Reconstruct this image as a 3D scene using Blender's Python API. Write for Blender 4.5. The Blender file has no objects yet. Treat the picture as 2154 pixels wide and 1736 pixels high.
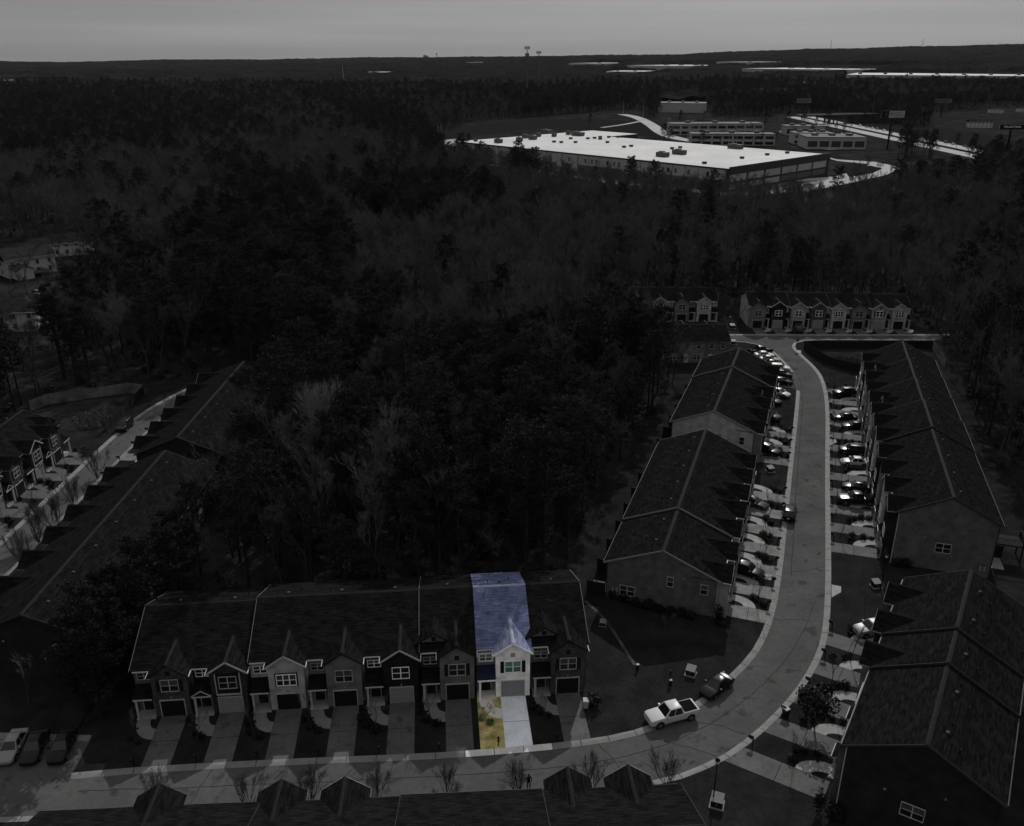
import bpy, bmesh, math, random
from mathutils import Vector, Matrix
from mathutils.geometry import tessellate_polygon
R = math.radians
random.seed(7)
sc = bpy.context.scene
COL = sc.collection

# ------------------------------------------------------------------ camera
PITCH, CAMH, FPX = 22.2, 66.0, 1837.0          # focal length in units of a 2153 px wide frame
cam_d = bpy.data.cameras.new('camera'); cam = bpy.data.objects.new('camera', cam_d); COL.objects.link(cam)
cam.location = (0, 0, CAMH); cam.rotation_euler = (R(90 - PITCH), 0, 0)
cam_d.sensor_fit = 'HORIZONTAL'; cam_d.sensor_width = 36.0; cam_d.lens = 36.0 * FPX / 2153.0
cam_d.clip_start = 1.0; cam_d.clip_end = 30000.0
sc.camera = cam

# ------------------------------------------------------------------ sky, sun, exposure
SUN_EL, SUN_AZ = 35.0, 16.4                    # azimuth: degrees right of straight ahead (+Y)
sc.view_settings.view_transform = 'Standard'; sc.view_settings.look = 'None'
sc.view_settings.exposure = 0.0; sc.view_settings.gamma = 1.0; sc.view_settings.use_curve_mapping = False
W = bpy.data.worlds.new('World'); sc.world = W; W.use_nodes = True
nt = W.node_tree; nt.nodes.clear()
def wn(t, **k):
    n = nt.nodes.new(t)
    for a, b in k.items(): setattr(n, a, b)
    return n
wout = wn('ShaderNodeOutputWorld'); bg = wn('ShaderNodeBackground'); bg.inputs[1].default_value = 0.1
sky = wn('ShaderNodeTexSky', sky_type='NISHITA', sun_disc=False)
sky.sun_elevation = R(SUN_EL); sky.sun_rotation = R(SUN_AZ); sky.air_density = 1.0; sky.dust_density = 2.0
bw = wn('ShaderNodeRGBToBW'); nt.links.new(sky.outputs[0], bw.inputs[0])
tc = wn('ShaderNodeTexCoord'); sep = wn('ShaderNodeSeparateXYZ'); nt.links.new(tc.outputs['Generated'], sep.inputs[0])
# a thin grey overcast veil: radiance rises towards the zenith as under any overcast sky
mp = wn('ShaderNodeMapping'); mp.inputs['Scale'].default_value = (1.2, 1.2, 26.0); nt.links.new(tc.outputs['Generated'], mp.inputs[0])
nz = wn('ShaderNodeTexNoise'); nz.inputs['Scale'].default_value = 1.6; nz.inputs['Detail'].default_value = 5.0
nt.links.new(mp.outputs[0], nz.inputs['Vector'])
clp = wn('ShaderNodeMath', operation='MAXIMUM'); nt.links.new(sep.outputs[2], clp.inputs[0]); clp.inputs[1].default_value = 0.0
veil = wn('ShaderNodeMath', operation='MULTIPLY_ADD'); nt.links.new(clp.outputs[0], veil.inputs[0])
veil.inputs[1].default_value = 4.3; veil.inputs[2].default_value = 2.05
strk = wn('ShaderNodeMapRange'); nt.links.new(nz.outputs['Fac'], strk.inputs['Value'])
strk.inputs['From Min'].default_value = 0.25; strk.inputs['From Max'].default_value = 0.75
strk.inputs['To Min'].default_value = 0.80; strk.inputs['To Max'].default_value = 1.20
vm = wn('ShaderNodeMath', operation='MULTIPLY'); nt.links.new(veil.outputs[0], vm.inputs[0]); nt.links.new(strk.outputs[0], vm.inputs[1])
mx = wn('ShaderNodeMix', data_type='FLOAT'); mx.inputs[0].default_value = 0.9
nt.links.new(bw.outputs[0], mx.inputs[2]); nt.links.new(vm.outputs[0], mx.inputs[3])
nt.links.new(mx.outputs[0], bg.inputs[0]); nt.links.new(bg.outputs[0], wout.inputs[0])
sd = bpy.data.lights.new('sun', 'SUN'); sd.energy = 3.4; sd.angle = R(0.6); sd.color = (1.0, 0.985, 0.965)
sun = bpy.data.objects.new('sun', sd); COL.objects.link(sun)
sun_dir = Vector((math.sin(R(SUN_AZ)) * math.cos(R(SUN_EL)), math.cos(R(SUN_AZ)) * math.cos(R(SUN_EL)), math.sin(R(SUN_EL))))
sun.rotation_euler = sun_dir.to_track_quat('Z', 'Y').to_euler(); sun.location = sun_dir * 300

# ------------------------------------------------------------------ helpers
CP, SP = math.cos(R(PITCH)), math.sin(R(PITCH))
def lerp_tab(tab, x):
    if x <= tab[0][0]: return tab[0][1]
    for (a, va), (b, vb) in zip(tab, tab[1:]):
        if x <= b: return va + (vb - va) * (x - a) / (b - a)
    return tab[-1][1]
RIDGE = [(-.56, 24), (-.35, 33), (-.2, 37), (-.05, 54), (0, 57), (.17, 66), (.3, 92), (.42, 114), (.56, 134)]
def terrain(x, y):
    """height of the land: flat valley around the houses, wooded hills far off"""
    r = max(y, 1.0); b = max(-.56, min(.56, x / r))
    if r < 1100: return 0.0
    t = (r - 1100) / 5400.0; s = min(1.0, t); s = s * s * (3 - 2 * s)
    h = lerp_tab(RIDGE, b) * s
    h += (9 * math.sin(x * .0021 + 1.3) * math.sin(y * .0017) + 6 * math.sin(x * .0047 + y * .003)) * min(1, t * 3) * (1 - .55 * s)
    if r > 6500: h -= (r - 6500) * .03
    return h
def at(px, py, z=0.0):
    """world point at height z seen at (px, py) of the 2153 x 1736 photograph"""
    u = (px - 1076.5) / FPX; v = -(py - 868.0) / FPX
    t = (z - CAMH) / (-SP + v * CP)
    return Vector((u * t, (CP + v * SP) * t, z))
def at_land(px, py):
    u = (px - 1076.5) / FPX; v = -(py - 868.0) / FPX
    d = Vector((u, CP + v * SP, -SP + v * CP)); t = 300.0
    while t < 9000:
        p = d * t; z = CAMH + p.z
        if z <= terrain(p.x, p.y): return Vector((p.x, p.y, terrain(p.x, p.y)))
        t += 8
    return Vector((d.x * 6000, d.y * 6000, terrain(d.x * 6000, d.y * 6000)))

class MB:
    def __init__(s): s.v = []; s.f = []
    def add(s, vs, fs):
        n = len(s.v); s.v += [tuple(p) for p in vs]; s.f += [tuple(i + n for i in f) for f in fs]; return s
    def box(s, x0, x1, y0, y1, z0, z1):
        return s.add([(x0,y0,z0),(x1,y0,z0),(x1,y1,z0),(x0,y1,z0),(x0,y0,z1),(x1,y0,z1),(x1,y1,z1),(x0,y1,z1)],
                     [(3,2,1,0),(4,5,6,7),(0,1,5,4),(1,2,6,5),(2,3,7,6),(3,0,4,7)])
    def bar(s, a, b, w, h=None, up=(0,0,1)):
        a = Vector(a); b = Vector(b); h = h or w; d = (b - a).normalized(); up = Vector(up)
        if abs(d.dot(up)) > .98: up = Vector((0,1,0))
        sx = d.cross(up).normalized() * (w / 2); sz = sx.cross(d).normalized() * (h / 2)
        vs = [p + e * sx + g * sz for p in (a, b) for e, g in ((-1,-1),(1,-1),(1,1),(-1,1))]
        return s.add(vs, [(0,1,2,3),(7,6,5,4),(0,4,5,1),(1,5,6,2),(2,6,7,3),(3,7,4,0)])
    def prism_x(s, prof, x0, x1):
        n = len(prof)
        return s.add([(x0, y, z) for y, z in prof] + [(x1, y, z) for y, z in prof],
                     [tuple(range(n)), tuple(range(2*n-1, n-1, -1))] + [(i, i+n, (i+1) % n + n, (i+1) % n) for i in range(n)])
    def prism_y(s, prof, y0, y1):
        n = len(prof)
        return s.add([(x, y0, z) for x, z in prof] + [(x, y1, z) for x, z in prof],
                     [tuple(range(n)), tuple(range(2*n-1, n-1, -1))] + [(i, i+n, (i+1) % n + n, (i+1) % n) for i in range(n)])
    def tube(s, pts, rads, n=6, cap=True):
        rings = []
        for i, p in enumerate(pts):
            p = Vector(p); d = (Vector(pts[min(i+1, len(pts)-1)]) - Vector(pts[max(i-1, 0)])).normalized()
            q = Vector((1,0,0)) if abs(d.x) < .8 else Vector((0,1,0))
            a = d.cross(q).normalized(); b = d.cross(a)
            rings.append([p + (a * math.cos(6.2832*k/n) + b * math.sin(6.2832*k/n)) * rads[i] for k in range(n)])
        vs = [p for r in rings for p in r]; fs = []
        for i in range(len(pts)-1):
            for k in range(n): fs.append((i*n+k, i*n+(k+1) % n, (i+1)*n+(k+1) % n, (i+1)*n+k))
        if cap: fs += [tuple(range(n-1, -1, -1)), tuple(range((len(pts)-1)*n, len(pts)*n))]
        return s.add(vs, fs)
    def poly(s, pts, z=None):
        """flat polygon, any outline"""
        P = [Vector((p[0], p[1], (z if z is not None else p[2]))) for p in pts]
        t = tessellate_polygon([P]); fs = []
        for a, b, c in t:
            nrm = (P[b]-P[a]).cross(P[c]-P[a])
            fs.append((a, b, c) if nrm.z > 0 else (a, c, b))
        return s.add(P, fs)
    def slab(s, pts, z0, z1):
        n = len(pts); s.poly(pts, z1)
        a = sum(pts[i][0]*pts[(i+1) % n][1] - pts[(i+1) % n][0]*pts[i][1] for i in range(n))
        q = pts if a > 0 else pts[::-1]
        return s.add([(p[0],p[1],z0) for p in q] + [(p[0],p[1],z1) for p in q], [(i, (i+1) % n, (i+1) % n+n, i+n) for i in range(n)])
    def mesh(s, name, m):
        me = bpy.data.meshes.new(name); me.from_pydata(s.v, [], s.f); me.update()
        if m: me.materials.append(m)
        return me
    def build(s, name, m, parent=None, loc=None):
        return obj(name, s.mesh(name, m), parent, loc)
def obj(name, me, parent=None, loc=None, rz=None):
    o = bpy.data.objects.new(name, me); COL.objects.link(o)
    if parent: o.parent = parent
    if loc is not None: o.location = loc
    if rz is not None: o.rotation_euler = (0, 0, rz)
    return o
def empty(name, loc=(0,0,0), rz=0.0):
    o = bpy.data.objects.new(name, None); COL.objects.link(o); o.location = loc; o.rotation_euler = (0,0,rz); o.empty_display_size = .3
    return o
def tag(o, label, cat, group=None):
    o['label'] = label; o['category'] = cat
    if group: o['group'] = group
    return o
def struct(o): o['kind'] = 'structure'; return o
def stuff(o): o['kind'] = 'stuff'; return o
def smooth(o):
    for p in o.data.polygons: p.use_smooth = True
    return o
KIDS = {}
def copy_tree(o, loc=None, rz=None, scale=None):
    c = o.copy(); COL.objects.link(c)
    for ch in o.children:
        d = ch.copy(); COL.objects.link(d); d.parent = c
        for g in ch.children:
            e = g.copy(); COL.objects.link(e); e.parent = d
    if loc is not None: c.location = loc
    if rz is not None: c.rotation_euler = (0,0,rz)
    if scale is not None: c.scale = (scale,)*3 if not hasattr(scale, '__len__') else scale
    return c
ORD = 'first second third fourth fifth sixth seventh eighth ninth tenth eleventh twelfth thirteenth fourteenth fifteenth sixteenth'.split()

# ------------------------------------------------------------------ materials
def mat(name, c, rough=.8, amp=.0, scale=1.0, detail=4.0, spec=.08, metal=0.0, coord='world', stretch=None, bump=0.0, rnd=0.0, spots=None):
    m = bpy.data.materials.new(name); m.use_nodes = True; t = m.node_tree; b = t.nodes['Principled BSDF']
    c = (c, c, c) if not hasattr(c, '__len__') else c
    b.inputs['Roughness'].default_value = rough; b.inputs['Metallic'].default_value = metal
    b.inputs['Specular IOR Level'].default_value = spec
    b.inputs['Base Color'].default_value = (*c, 1)
    if amp or rnd or spots:
        L = t.links.new; N = t.nodes.new
        if coord == 'world':
            g = N('ShaderNodeNewGeometry'); vec = g.outputs['Position']
        else:
            g = N('ShaderNodeTexCoord'); vec = g.outputs['Object']
        if stretch:
            mpn = N('ShaderNodeMapping'); mpn.inputs['Scale'].default_value = stretch; L(vec, mpn.inputs[0]); vec = mpn.outputs[0]
        fac = None
        def mul(a, lo, hi, fl=.3, fh=.7):
            nonlocal fac
            r = N('ShaderNodeMapRange'); L(a, r.inputs['Value'])
            r.inputs['From Min'].default_value = fl; r.inputs['From Max'].default_value = fh
            r.inputs['To Min'].default_value = lo; r.inputs['To Max'].default_value = hi
            if fac is None: fac = r.outputs[0]
            else:
                q = N('ShaderNodeMath'); q.operation = 'MULTIPLY'; L(fac, q.inputs[0]); L(r.outputs[0], q.inputs[1]); fac = q.outputs[0]
        if amp:
            n1 = N('ShaderNodeTexNoise'); n1.inputs['Scale'].default_value = scale; n1.inputs['Detail'].default_value = detail; L(vec, n1.inputs['Vector'])
            mul(n1.outputs['Fac'], 1-amp, 1+amp)
            n2 = N('ShaderNodeTexNoise'); n2.inputs['Scale'].default_value = scale*7.3; n2.inputs['Detail'].default_value = 3; L(vec, n2.inputs['Vector'])
            mul(n2.outputs['Fac'], 1-amp*.6, 1+amp*.6)
            if bump:
                bn = N('ShaderNodeBump'); bn.inputs['Strength'].default_value = bump; bn.inputs['Distance'].default_value = .05
                L(n2.outputs['Fac'], bn.inputs['Height']); L(bn.outputs[0], b.inputs['Normal'])
        if spots:
            n3 = N('ShaderNodeTexNoise'); n3.inputs['Scale'].default_value = spots[0]; n3.inputs['Detail'].default_value = 6; L(vec, n3.inputs['Vector'])
            mul(n3.outputs['Fac'], spots[2], 1.0, spots[1]-.04, spots[1]+.04)
        if rnd:
            oi = N('ShaderNodeObjectInfo'); mul(oi.outputs['Random'], 1-rnd, 1+rnd, 0, 1)
        vmx = N('ShaderNodeVectorMath'); vmx.operation = 'SCALE'; vmx.inputs[0].default_value = c; L(fac, vmx.inputs['Scale'])
        L(vmx.outputs[0], b.inputs['Base Color'])
    return m
def brickmat(name, c, bw_, bh, mortar, var, rough=.9, msize=.012, rot=False, swap=None):
    m = bpy.data.materials.new(name); m.use_nodes = True; t = m.node_tree; b = t.nodes['Principled BSDF']; L = t.links.new; N = t.nodes.new
    c = (c, c, c) if not hasattr(c, '__len__') else c
    g = N('ShaderNodeTexCoord'); vec = g.outputs['Object']
    if swap:
        sp = N('ShaderNodeSeparateXYZ'); cb = N('ShaderNodeCombineXYZ'); L(vec, sp.inputs[0])
        if swap == 'sum':
            ad = N('ShaderNodeMath'); L(sp.outputs[0], ad.inputs[0]); L(sp.outputs[1], ad.inputs[1]); L(ad.outputs[0], cb.inputs[0]); L(sp.outputs[2], cb.inputs[1])
        else:
            L(sp.outputs[swap[0]], cb.inputs[0]); L(sp.outputs[swap[1]], cb.inputs[1])
        vec = cb.outputs[0]
    br = N('ShaderNodeTexBrick'); L(vec, br.inputs['Vector']); br.inputs['Scale'].default_value = 1.0
    br.inputs['Color1'].default_value = (*[q*(1-var) for q in c], 1); br.inputs['Color2'].default_value = (*[q*(1+var) for q in c], 1)
    br.inputs['Mortar'].default_value = (*[q*mortar for q in c], 1); br.inputs['Mortar Size'].default_value = msize
    br.inputs['Brick Width'].default_value = bw_; br.inputs['Row Height'].default_value = bh
    nn = N('ShaderNodeTexNoise'); nn.inputs['Scale'].default_value = .9; nn.inputs['Detail'].default_value = 5; L(g.outputs['Object'], nn.inputs['Vector'])
    r = N('ShaderNodeMapRange'); L(nn.outputs['Fac'], r.inputs['Value']); r.inputs['From Min'].default_value = .3; r.inputs['From Max'].default_value = .7
    r.inputs['To Min'].default_value = .72; r.inputs['To Max'].default_value = 1.25
    v = N('ShaderNodeVectorMath'); v.operation = 'SCALE'; L(br.outputs['Color'], v.inputs[0]); L(r.outputs[0], v.inputs['Scale'])
    L(v.outputs[0], b.inputs['Base Color']); b.inputs['Roughness'].default_value = rough; b.inputs['Specular IOR Level'].default_value = .0
    bp_ = N('ShaderNodeBump'); bp_.inputs['Strength'].default_value = .5; bp_.inputs['Distance'].default_value = .02; L(br.outputs['Color'], bp_.inputs['Height']); L(bp_.outputs[0], b.inputs['Normal'])
    return m
M = {}
M['earth'] = mat('forest_floor', .0175, .95, .55, .06, 6, 0, bump=.3)
M['dull_trim'] = mat('dull_dark_trim', .022, .7)
M['gutter_dull'] = mat('dull_gutter', .07, .7)
M['walk_main'] = mat('walkway_concrete_painted_shade', .13, .88, .14, .8, 5, 0)  # darker copy of the walkway concrete, shade put into its colour
M['gutter'] = mat('gutter_paint', .34, .6)
M['rake'] = mat('rake_trim', .12, .6)
M['fascia_grey'] = mat('grey_fascia', .05, .7)
M['lid'] = mat('utility_lid', .14, .6, .1, 2, coord='obj')
M['lawn'] = mat('winter_lawn', .0135, .95, .3, .35, 6, .0, bump=.5)
M['straw'] = mat('straw_lawn_painted_light', (.34, .29, .115), .95, .5, .9, 6, .1, bump=.5)  # straw colour, brightened by a pool of light painted into it
M['asphalt'] = mat('asphalt', .062, .9, .16, .22, 6, .0, spots=(.55, .37, .62))
M['seam'] = mat('asphalt_crack', .026, .95, .3, .8)
M['kerb'] = mat('kerb_concrete', .135, .85, .16, .9, 5, .25)
M['kerb_painted_lit'] = mat('kerb_concrete_painted_light', .48, .85, .12, .9, 5, .25)  # kerb before the white house, pool of light put into the colour
M['drive'] = mat('driveway_concrete', .060, .88, .22, .45, 6, .25, spots=(.7, .36, .55))
M['drive_b'] = mat('washed_driveway_concrete', .105, .88, .35, .5, 7, .25)
M['drive_lit'] = mat('driveway_concrete_painted_light', (.62, .65, .70), .88, .12, .6, 6, .25)  # lit copy of the driveway concrete, light put into its colour
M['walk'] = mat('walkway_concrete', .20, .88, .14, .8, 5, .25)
M['walk_lit'] = mat('walkway_concrete_painted_light', (.56, .55, .50), .88, .1, .8, 5, .25)  # walkway concrete lightened to carry the painted pool of light
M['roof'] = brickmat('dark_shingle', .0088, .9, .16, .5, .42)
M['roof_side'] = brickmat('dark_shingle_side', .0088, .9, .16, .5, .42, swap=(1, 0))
M['roof_lit'] = brickmat('blue_slate_painted_light', (.098, .110, .20), .9, .16, .6, .28)  # blue is the roof's own, its brightness is painted light
M['roof_lit_side'] = brickmat('blue_slate_side_painted_light', (.15, .165, .25), .9, .16, .6, .22, swap=(1, 0))  # gable slopes of the same blue, also with light painted in
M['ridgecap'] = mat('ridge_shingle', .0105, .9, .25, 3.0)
M['ridgecap_lit'] = mat('blue_ridge_painted_light', (.24, .26, .33), .9, .2, 3.0)  # ridge in the roof's blue, light put into the tone
for nm, c in (('light', .30), ('pale', .22), ('mid', .12), ('grey', .065), ('dark', .016), ('black', .008)):
    M['siding_'+nm] = brickmat('siding_'+nm, c, 4.0, .18, .72, .05, .7, .014, swap='sum')
M['siding_white'] = brickmat('siding_white', (.88, .865, .84), 4.0, .18, .9, .02, .6, .010, swap='sum')
M['siding_slate'] = brickmat('siding_slate_blue', (.13, .145, .18), 4.0, .18, .8, .04, .7, .012, swap='sum')
M['brick'] = brickmat('grey_brick', .058, .30, .10, .5, .38, .9, .012, swap='sum')
M['brick_dark'] = brickmat('dark_brick', .034, .30, .10, .5, .4, .9, .012, swap='sum')
M['house_roof'] = brickmat('grey_house_shingle', .028, .9, .16, .6, .3)
M['house_wall'] = mat('pale_house_siding', .36, .8, .06, .3, 3)
M['end_mid'] = brickmat('end_wall_siding', .082, 4.0, .19, .78, .05, .8, .014, swap='sum')
M['end_light'] = brickmat('end_wall_light_siding', .27, 4.0, .19, .82, .04, .8, .012, swap='sum')
M['end_dark'] = brickmat('end_wall_dark_siding', .020, 4.0, .19, .75, .07, .8, .014, swap='sum')
M['white'] = mat('white_trim', .80, .5, .05, 2.0)
M['offwhite'] = mat('weathered_trim', .30, .6, .12, 2.0)
M['trim_dark'] = mat('dark_trim', .012, .6)
M['gdoor_dark'] = mat('dark_garage_door', .010, .6, .1, 2)
M['gdoor_light'] = mat('pale_garage_door', .19, .6, .06, 2)
M['gdoor_grey'] = mat('grey_garage_door', (.23, .235, .25), .6, .05, 2)
M['glass'] = mat('window_glass', .012, .12, spec=.5)
M['glass_teal'] = mat('teal_window_glass', (.03, .09, .085), .12, spec=.6)
M['blind'] = mat('window_blind', .05, .6)
M['blind_dim'] = mat('dim_window_blind', .025, .6)
M['blind_half'] = mat('pale_window_blind', .10, .6)
M['blind_teal'] = mat('teal_window_blind', (.10, .24, .19), .5)
M['door'] = mat('front_door_paint', .014, .5)
M['metal'] = mat('galvanised_metal', .22, .45, .1, 3, metal=.3)
M['black'] = mat('black_paint', .008, .5)
M['bark'] = mat('grey_bark', .030, .95, .3, 1.2, coord='obj', rnd=.4)
M['twig'] = mat('bare_twig', .066, .95, rnd=.28, spec=0)
M['pine_bark'] = mat('pine_bark', .020, .95, .3, 1.2, coord='obj')
M['needle'] = mat('pine_needle', .0165, .8, rnd=.5, spec=.12)
M['leaf'] = mat('evergreen_leaf', .008, .7, rnd=.4, spec=.1)
M['leaf_green'] = mat('green_leaf', (.045, .12, .03), .6, spec=.3)
M['twig_lit'] = mat('pale_twig', (.34, .29, .21), .95)  # lit copy of the bare twig, light put into its colour
M['membrane'] = mat('white_roof_membrane', .40, .8, .12, .035, 6)
M['wh_light'] = mat('pale_wall_panel', .27, .8, .05, .2)
M['wh_dark'] = mat('grey_wall_panel', .085, .8, .06, .2)
M['wh_black'] = mat('dark_wall_panel', .035, .8, .06, .2)
M['concrete'] = mat('yard_concrete', .26, .9, .12, .03)
M['yard'] = mat('parking_asphalt', .10, .9, .3, .04)
M['canopy'] = mat('far_canopy', .0105, 1.0, .5, .010, 9, .0)
M['matte'] = mat('matte_black_vinyl', .007, 1.0, spec=0)
M['tyre'] = mat('tyre_rubber', .008, .9)
M['rim'] = mat('alloy_rim', .20, .35, metal=.6)
M['carglass'] = mat('car_glass', .008, .08, spec=.35)
M['lamp'] = mat('lamp_lens', .45, .2, spec=.6)
M['red'] = mat('tail_lens', .02, .35, spec=.05)
M['plate'] = mat('number_plate', .5, .5)
for nm, c, r_ in (('white', .36, .35), ('silver', .17, .35), ('grey', .04, .2), ('dark', .012, .24), ('black', .008, .24)):
    M['car_'+nm] = mat('car_paint_'+nm, c, r_, spec=.11)
M['sign_dim'] = mat('dim_billboard_face', .10, .6, .1, .4, coord='obj')
M['signface'] = mat('billboard_face', .26, .6, .1, .4, coord='obj')
M['cloth'] = mat('dark_clothing', .008, .9)
M['skin'] = mat('skin', .10, .6)
M['hair'] = mat('dark_hair', .006, .8)
M['fence'] = mat('dark_fence_board', .012, .9, .3, .8)
M['fence_pale'] = mat('pale_fence_board', .10, .9, .5, .5)  # paler, more mottled tone than the dark fence boards
M['navy'] = mat('navy_porch_roof', (.012,.016,.035), .7)
M['reed'] = mat('dry_reed', .055, .95, rnd=.5)
M['bin'] = mat('bin_plastic', .012, .5)
M['box_green'] = mat('utility_box_paint', .14, .6, .1, 2, coord='obj')

# ------------------------------------------------------------------ ground
def make_ground():
    ys = [-300, -100, 0, 100, 300, 600, 1000]; y = 1100
    while y < 9000: ys.append(y); y *= 1.035
    ys += [9600, 11000, 14000]
    bs = [-1.3, -.9] + [(-.62 + 1.24*i/70) for i in range(71)] + [.9, 1.3]
    m = MB(); nb = len(bs)
    for y in ys:
        for b in bs:
            x = b * max(y, 900); m.v.append((x, y, terrain(x, y)))
    for j in range(len(ys)-1):
        for i in range(nb-1): m.f.append((j*nb+i, j*nb+i+1, (j+1)*nb+i+1, (j+1)*nb+i))
    return smooth(struct(m.build('ground', M['earth'])))
make_ground()
HALLS = [(1196,1268,141,14,330),(1318,1452,147,15,430),(1274,1352,157,10,200),(1560,1790,155,15,430),(1778,2190,170,14,300),(1638,1738,186,9,110),(1506,1566,139,14,250),(-40,58,180,9,120),(770,806,158,9,90),(980,1006,136,10,120)]
def hall_rect(px0, px1, py, depth, g=0):
    p = at_land(px0, py).xy; q = at_land(px1, py).xy; e = (q-p).normalized(); n = Vector((-e.y, e.x))
    return p, q, e, n, depth
HR = [hall_rect(a, b, c, d) for a, b, c, _, d in HALLS]
def on_hall(x, y):
    for p, q, e, n, d in HR:
        w_ = Vector((x, y))-p; u = w_.dot(e); v = w_.dot(n)
        if -25 < u < (q-p).length+25 and -20 < v < d+20: return True
    return False
def far_canopy():
    """woods beyond two kilometres: too far to tell the trees apart, one bumpy mass of crowns"""
    from mathutils import noise
    rows, y = [], 1420.0
    while y < 9200: rows.append(y); y *= 1.0062
    nb = 560; m = MB()
    for j, y in enumerate(rows):
        for i in range(nb+1):
            b = -.58 + 1.16*i/nb; x = b*y
            n = noise.noise((x*.03, y*.012, 1.7)); n2 = noise.noise((x*.0045, y*.003, 9.1)); n3 = noise.noise((x*.11, y*.06, 4.4))
            z = terrain(x, y) + 3 + 7*min(1, (y-1420)/500) + 5.5*n + 3.5*n3 + 5*n2
            if on_hall(x, y): z = terrain(x, y)+.5
            m.v.append((x, y, z))
    k = nb+1
    for j in range(len(rows)-1):
        for i in range(nb): m.f.append((j*k+i, j*k+i+1, (j+1)*k+i+1, (j+1)*k+i))
    return m.build('far_woodland', M['canopy'])
stuff(far_canopy())

V2 = lambda L_: [Vector((a, b)) for a, b in L_]
def densify(p, step=2.0, smooth_it=2):
    p = V2(p)
    for _ in range(smooth_it):                 # Chaikin corner cutting
        q = [p[0]]
        for a, b in zip(p, p[1:]): q += [a*.75+b*.25, a*.25+b*.75]
        q.append(p[-1]); p = q
    out = [p[0]]; acc = 0.0
    for a, b in zip(p, p[1:]):
        L_ = (b-a).length; s = step-acc
        while s < L_: out.append(a+(b-a)*(s/L_)); s += step
        acc = L_-(s-step)
    if (out[-1]-p[-1]).length > .3: out.append(p[-1])
    return out
def offset(p, d):
    """shift a polyline to its left by d"""
    o = []
    for i, q in enumerate(p):
        t = (p[min(i+1, len(p)-1)]-p[max(i-1, 0)]).normalized(); o.append(q+Vector((-t.y, t.x))*d)
    return o
# backs of the kerbs
KN = densify([(-43.7,66.8),(-37.5,67.6),(-23,68.7),(-8.6,69.4),(1.2,70.4),(8.6,71.5),(13.8,72.9),(19.4,76.2),(26.1,82.6),(30.4,88.4),(34.4,97.5),(38.9,110.2),(46.8,133.5),(57.2,163.8),(60.6,174.2)])
KN2 = densify([(62.9,186),(62.9,197),(62.3,203.5),(60,207.6),(55,208.6),(30,208.8),(12,208.8)])
KR = densify([(106,209.6),(90,209.8),(75,210),(70.8,208.2),(68.9,204),(69.3,196),(69.6,188),(68.7,180.5),(65.1,166.4),(54,133.5),(47.7,114.3),(41.9,96.9),(38.1,87),(33.6,80.1),(28.9,74.7),(23.6,69.8),(20.2,67.6),(15,65.2),(6,63.9),(-20,62.3),(-44,60.8),(-70,60)])
KF = densify([(112,214.8),(90,214.6),(60,214.8),(12,215)])          # far side of the cross street
KLW = densify([(-75.2,58),(-75.2,100),(-75.1,129),(-75.1,144),(-74.6,157.6),(-73.2,166),(-69.6,176.6),(-64,184)])
KLE = densify([(-44,72),(-60,72.6),(-66.5,73.2),(-68.6,76),(-69,90),(-69,125),(-69,142),(-69,150),(-68.6,158),(-66.8,165.5),(-62,175)])
def sheet(name, pts, z, m, kind=True):
    o = MB().poly(pts, z).build(name, m)
    return struct(o) if kind else o
P2 = lambda L_: [(p[0], p[1]) for p in L_]
# carriageway
sheet('road', P2(KN) + [(61.2,177.5),(62.9,186)] + P2(KN2) + P2(KF)[::-1] + P2(KR), .03, M['asphalt'])
sheet('side_street', P2(KLW) + P2(KLE)[::-1] + [(-44,72),(-43.7,66.8),(-43.9,60.4)], .026, M['asphalt'])
# lawns
LAWN = .15
sheet('lawn', P2(KN) + [(60.6,174.2),(55.5,176),(50,180),(52,186),(62.9,186)] + P2(KN2) + [(12,198),(30,192),(33,184),(29,170),(21,142),(12,112),(8.5,99.5),(-41,98),(-43.5,80)], LAWN, M['lawn'])
sheet('lawn', P2(KR) + [(-70,35),(70,35),(90,120),(112,190),(112,209.6)], LAWN, M['lawn'])
sheet('lawn', P2(KF) + [(12,240),(112,240)], LAWN, M['lawn'])
sheet('lawn', P2(KLE) + [(-46,175),(-46,72)], LAWN, M['lawn'])
sheet('lawn', P2(KLW) + [(-76,186),(-95,172),(-97,58)], LAWN, M['lawn'])
# kerbs: cast stones with open joints
def kerb(line, side, step=3.0, name='kerb', w=.75, pale=None):
    root = struct(empty(name, (0,0,0)))
    L_ = densify([(p.x, p.y) for p in line], step, 0); inn = offset(L_, side*w); cache = {}
    for i in range(len(L_)-1):
        a, b, c, d = L_[i], L_[i+1], inn[i+1], inn[i]
        g = .012; a2 = a.lerp(b, g); b2 = b.lerp(a, g); d2 = d.lerp(c, g); c2 = c.lerp(d, g)
        mid1, mid2 = a2.lerp(d2, .45), b2.lerp(c2, .45)
        m = MB(); vs = []
        for p, z in ((a2,.17),(b2,.17),(mid2,.15),(mid1,.15),(c2,.045),(d2,.045)): vs.append((p.x, p.y, z))
        vs += [(p.x, p.y, 0.0) for p in (a2, b2, c2, d2)]
        fs = [(0,1,2,3),(3,2,4,5),(0,6,7,1),(5,4,8,9),(0,3,5,9,6),(1,7,8,4,2)]
        if (b2-a2).cross(d2-a2) < 0: fs = [f[::-1] for f in fs]
        m.add(vs, fs)
        mt = M['kerb']
        if pale and pale[0] < (a.x+b.x)/2 < pale[1]: mt = M['kerb_painted_lit']
        m.build('kerb_stone', mt, root)
    return root
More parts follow.
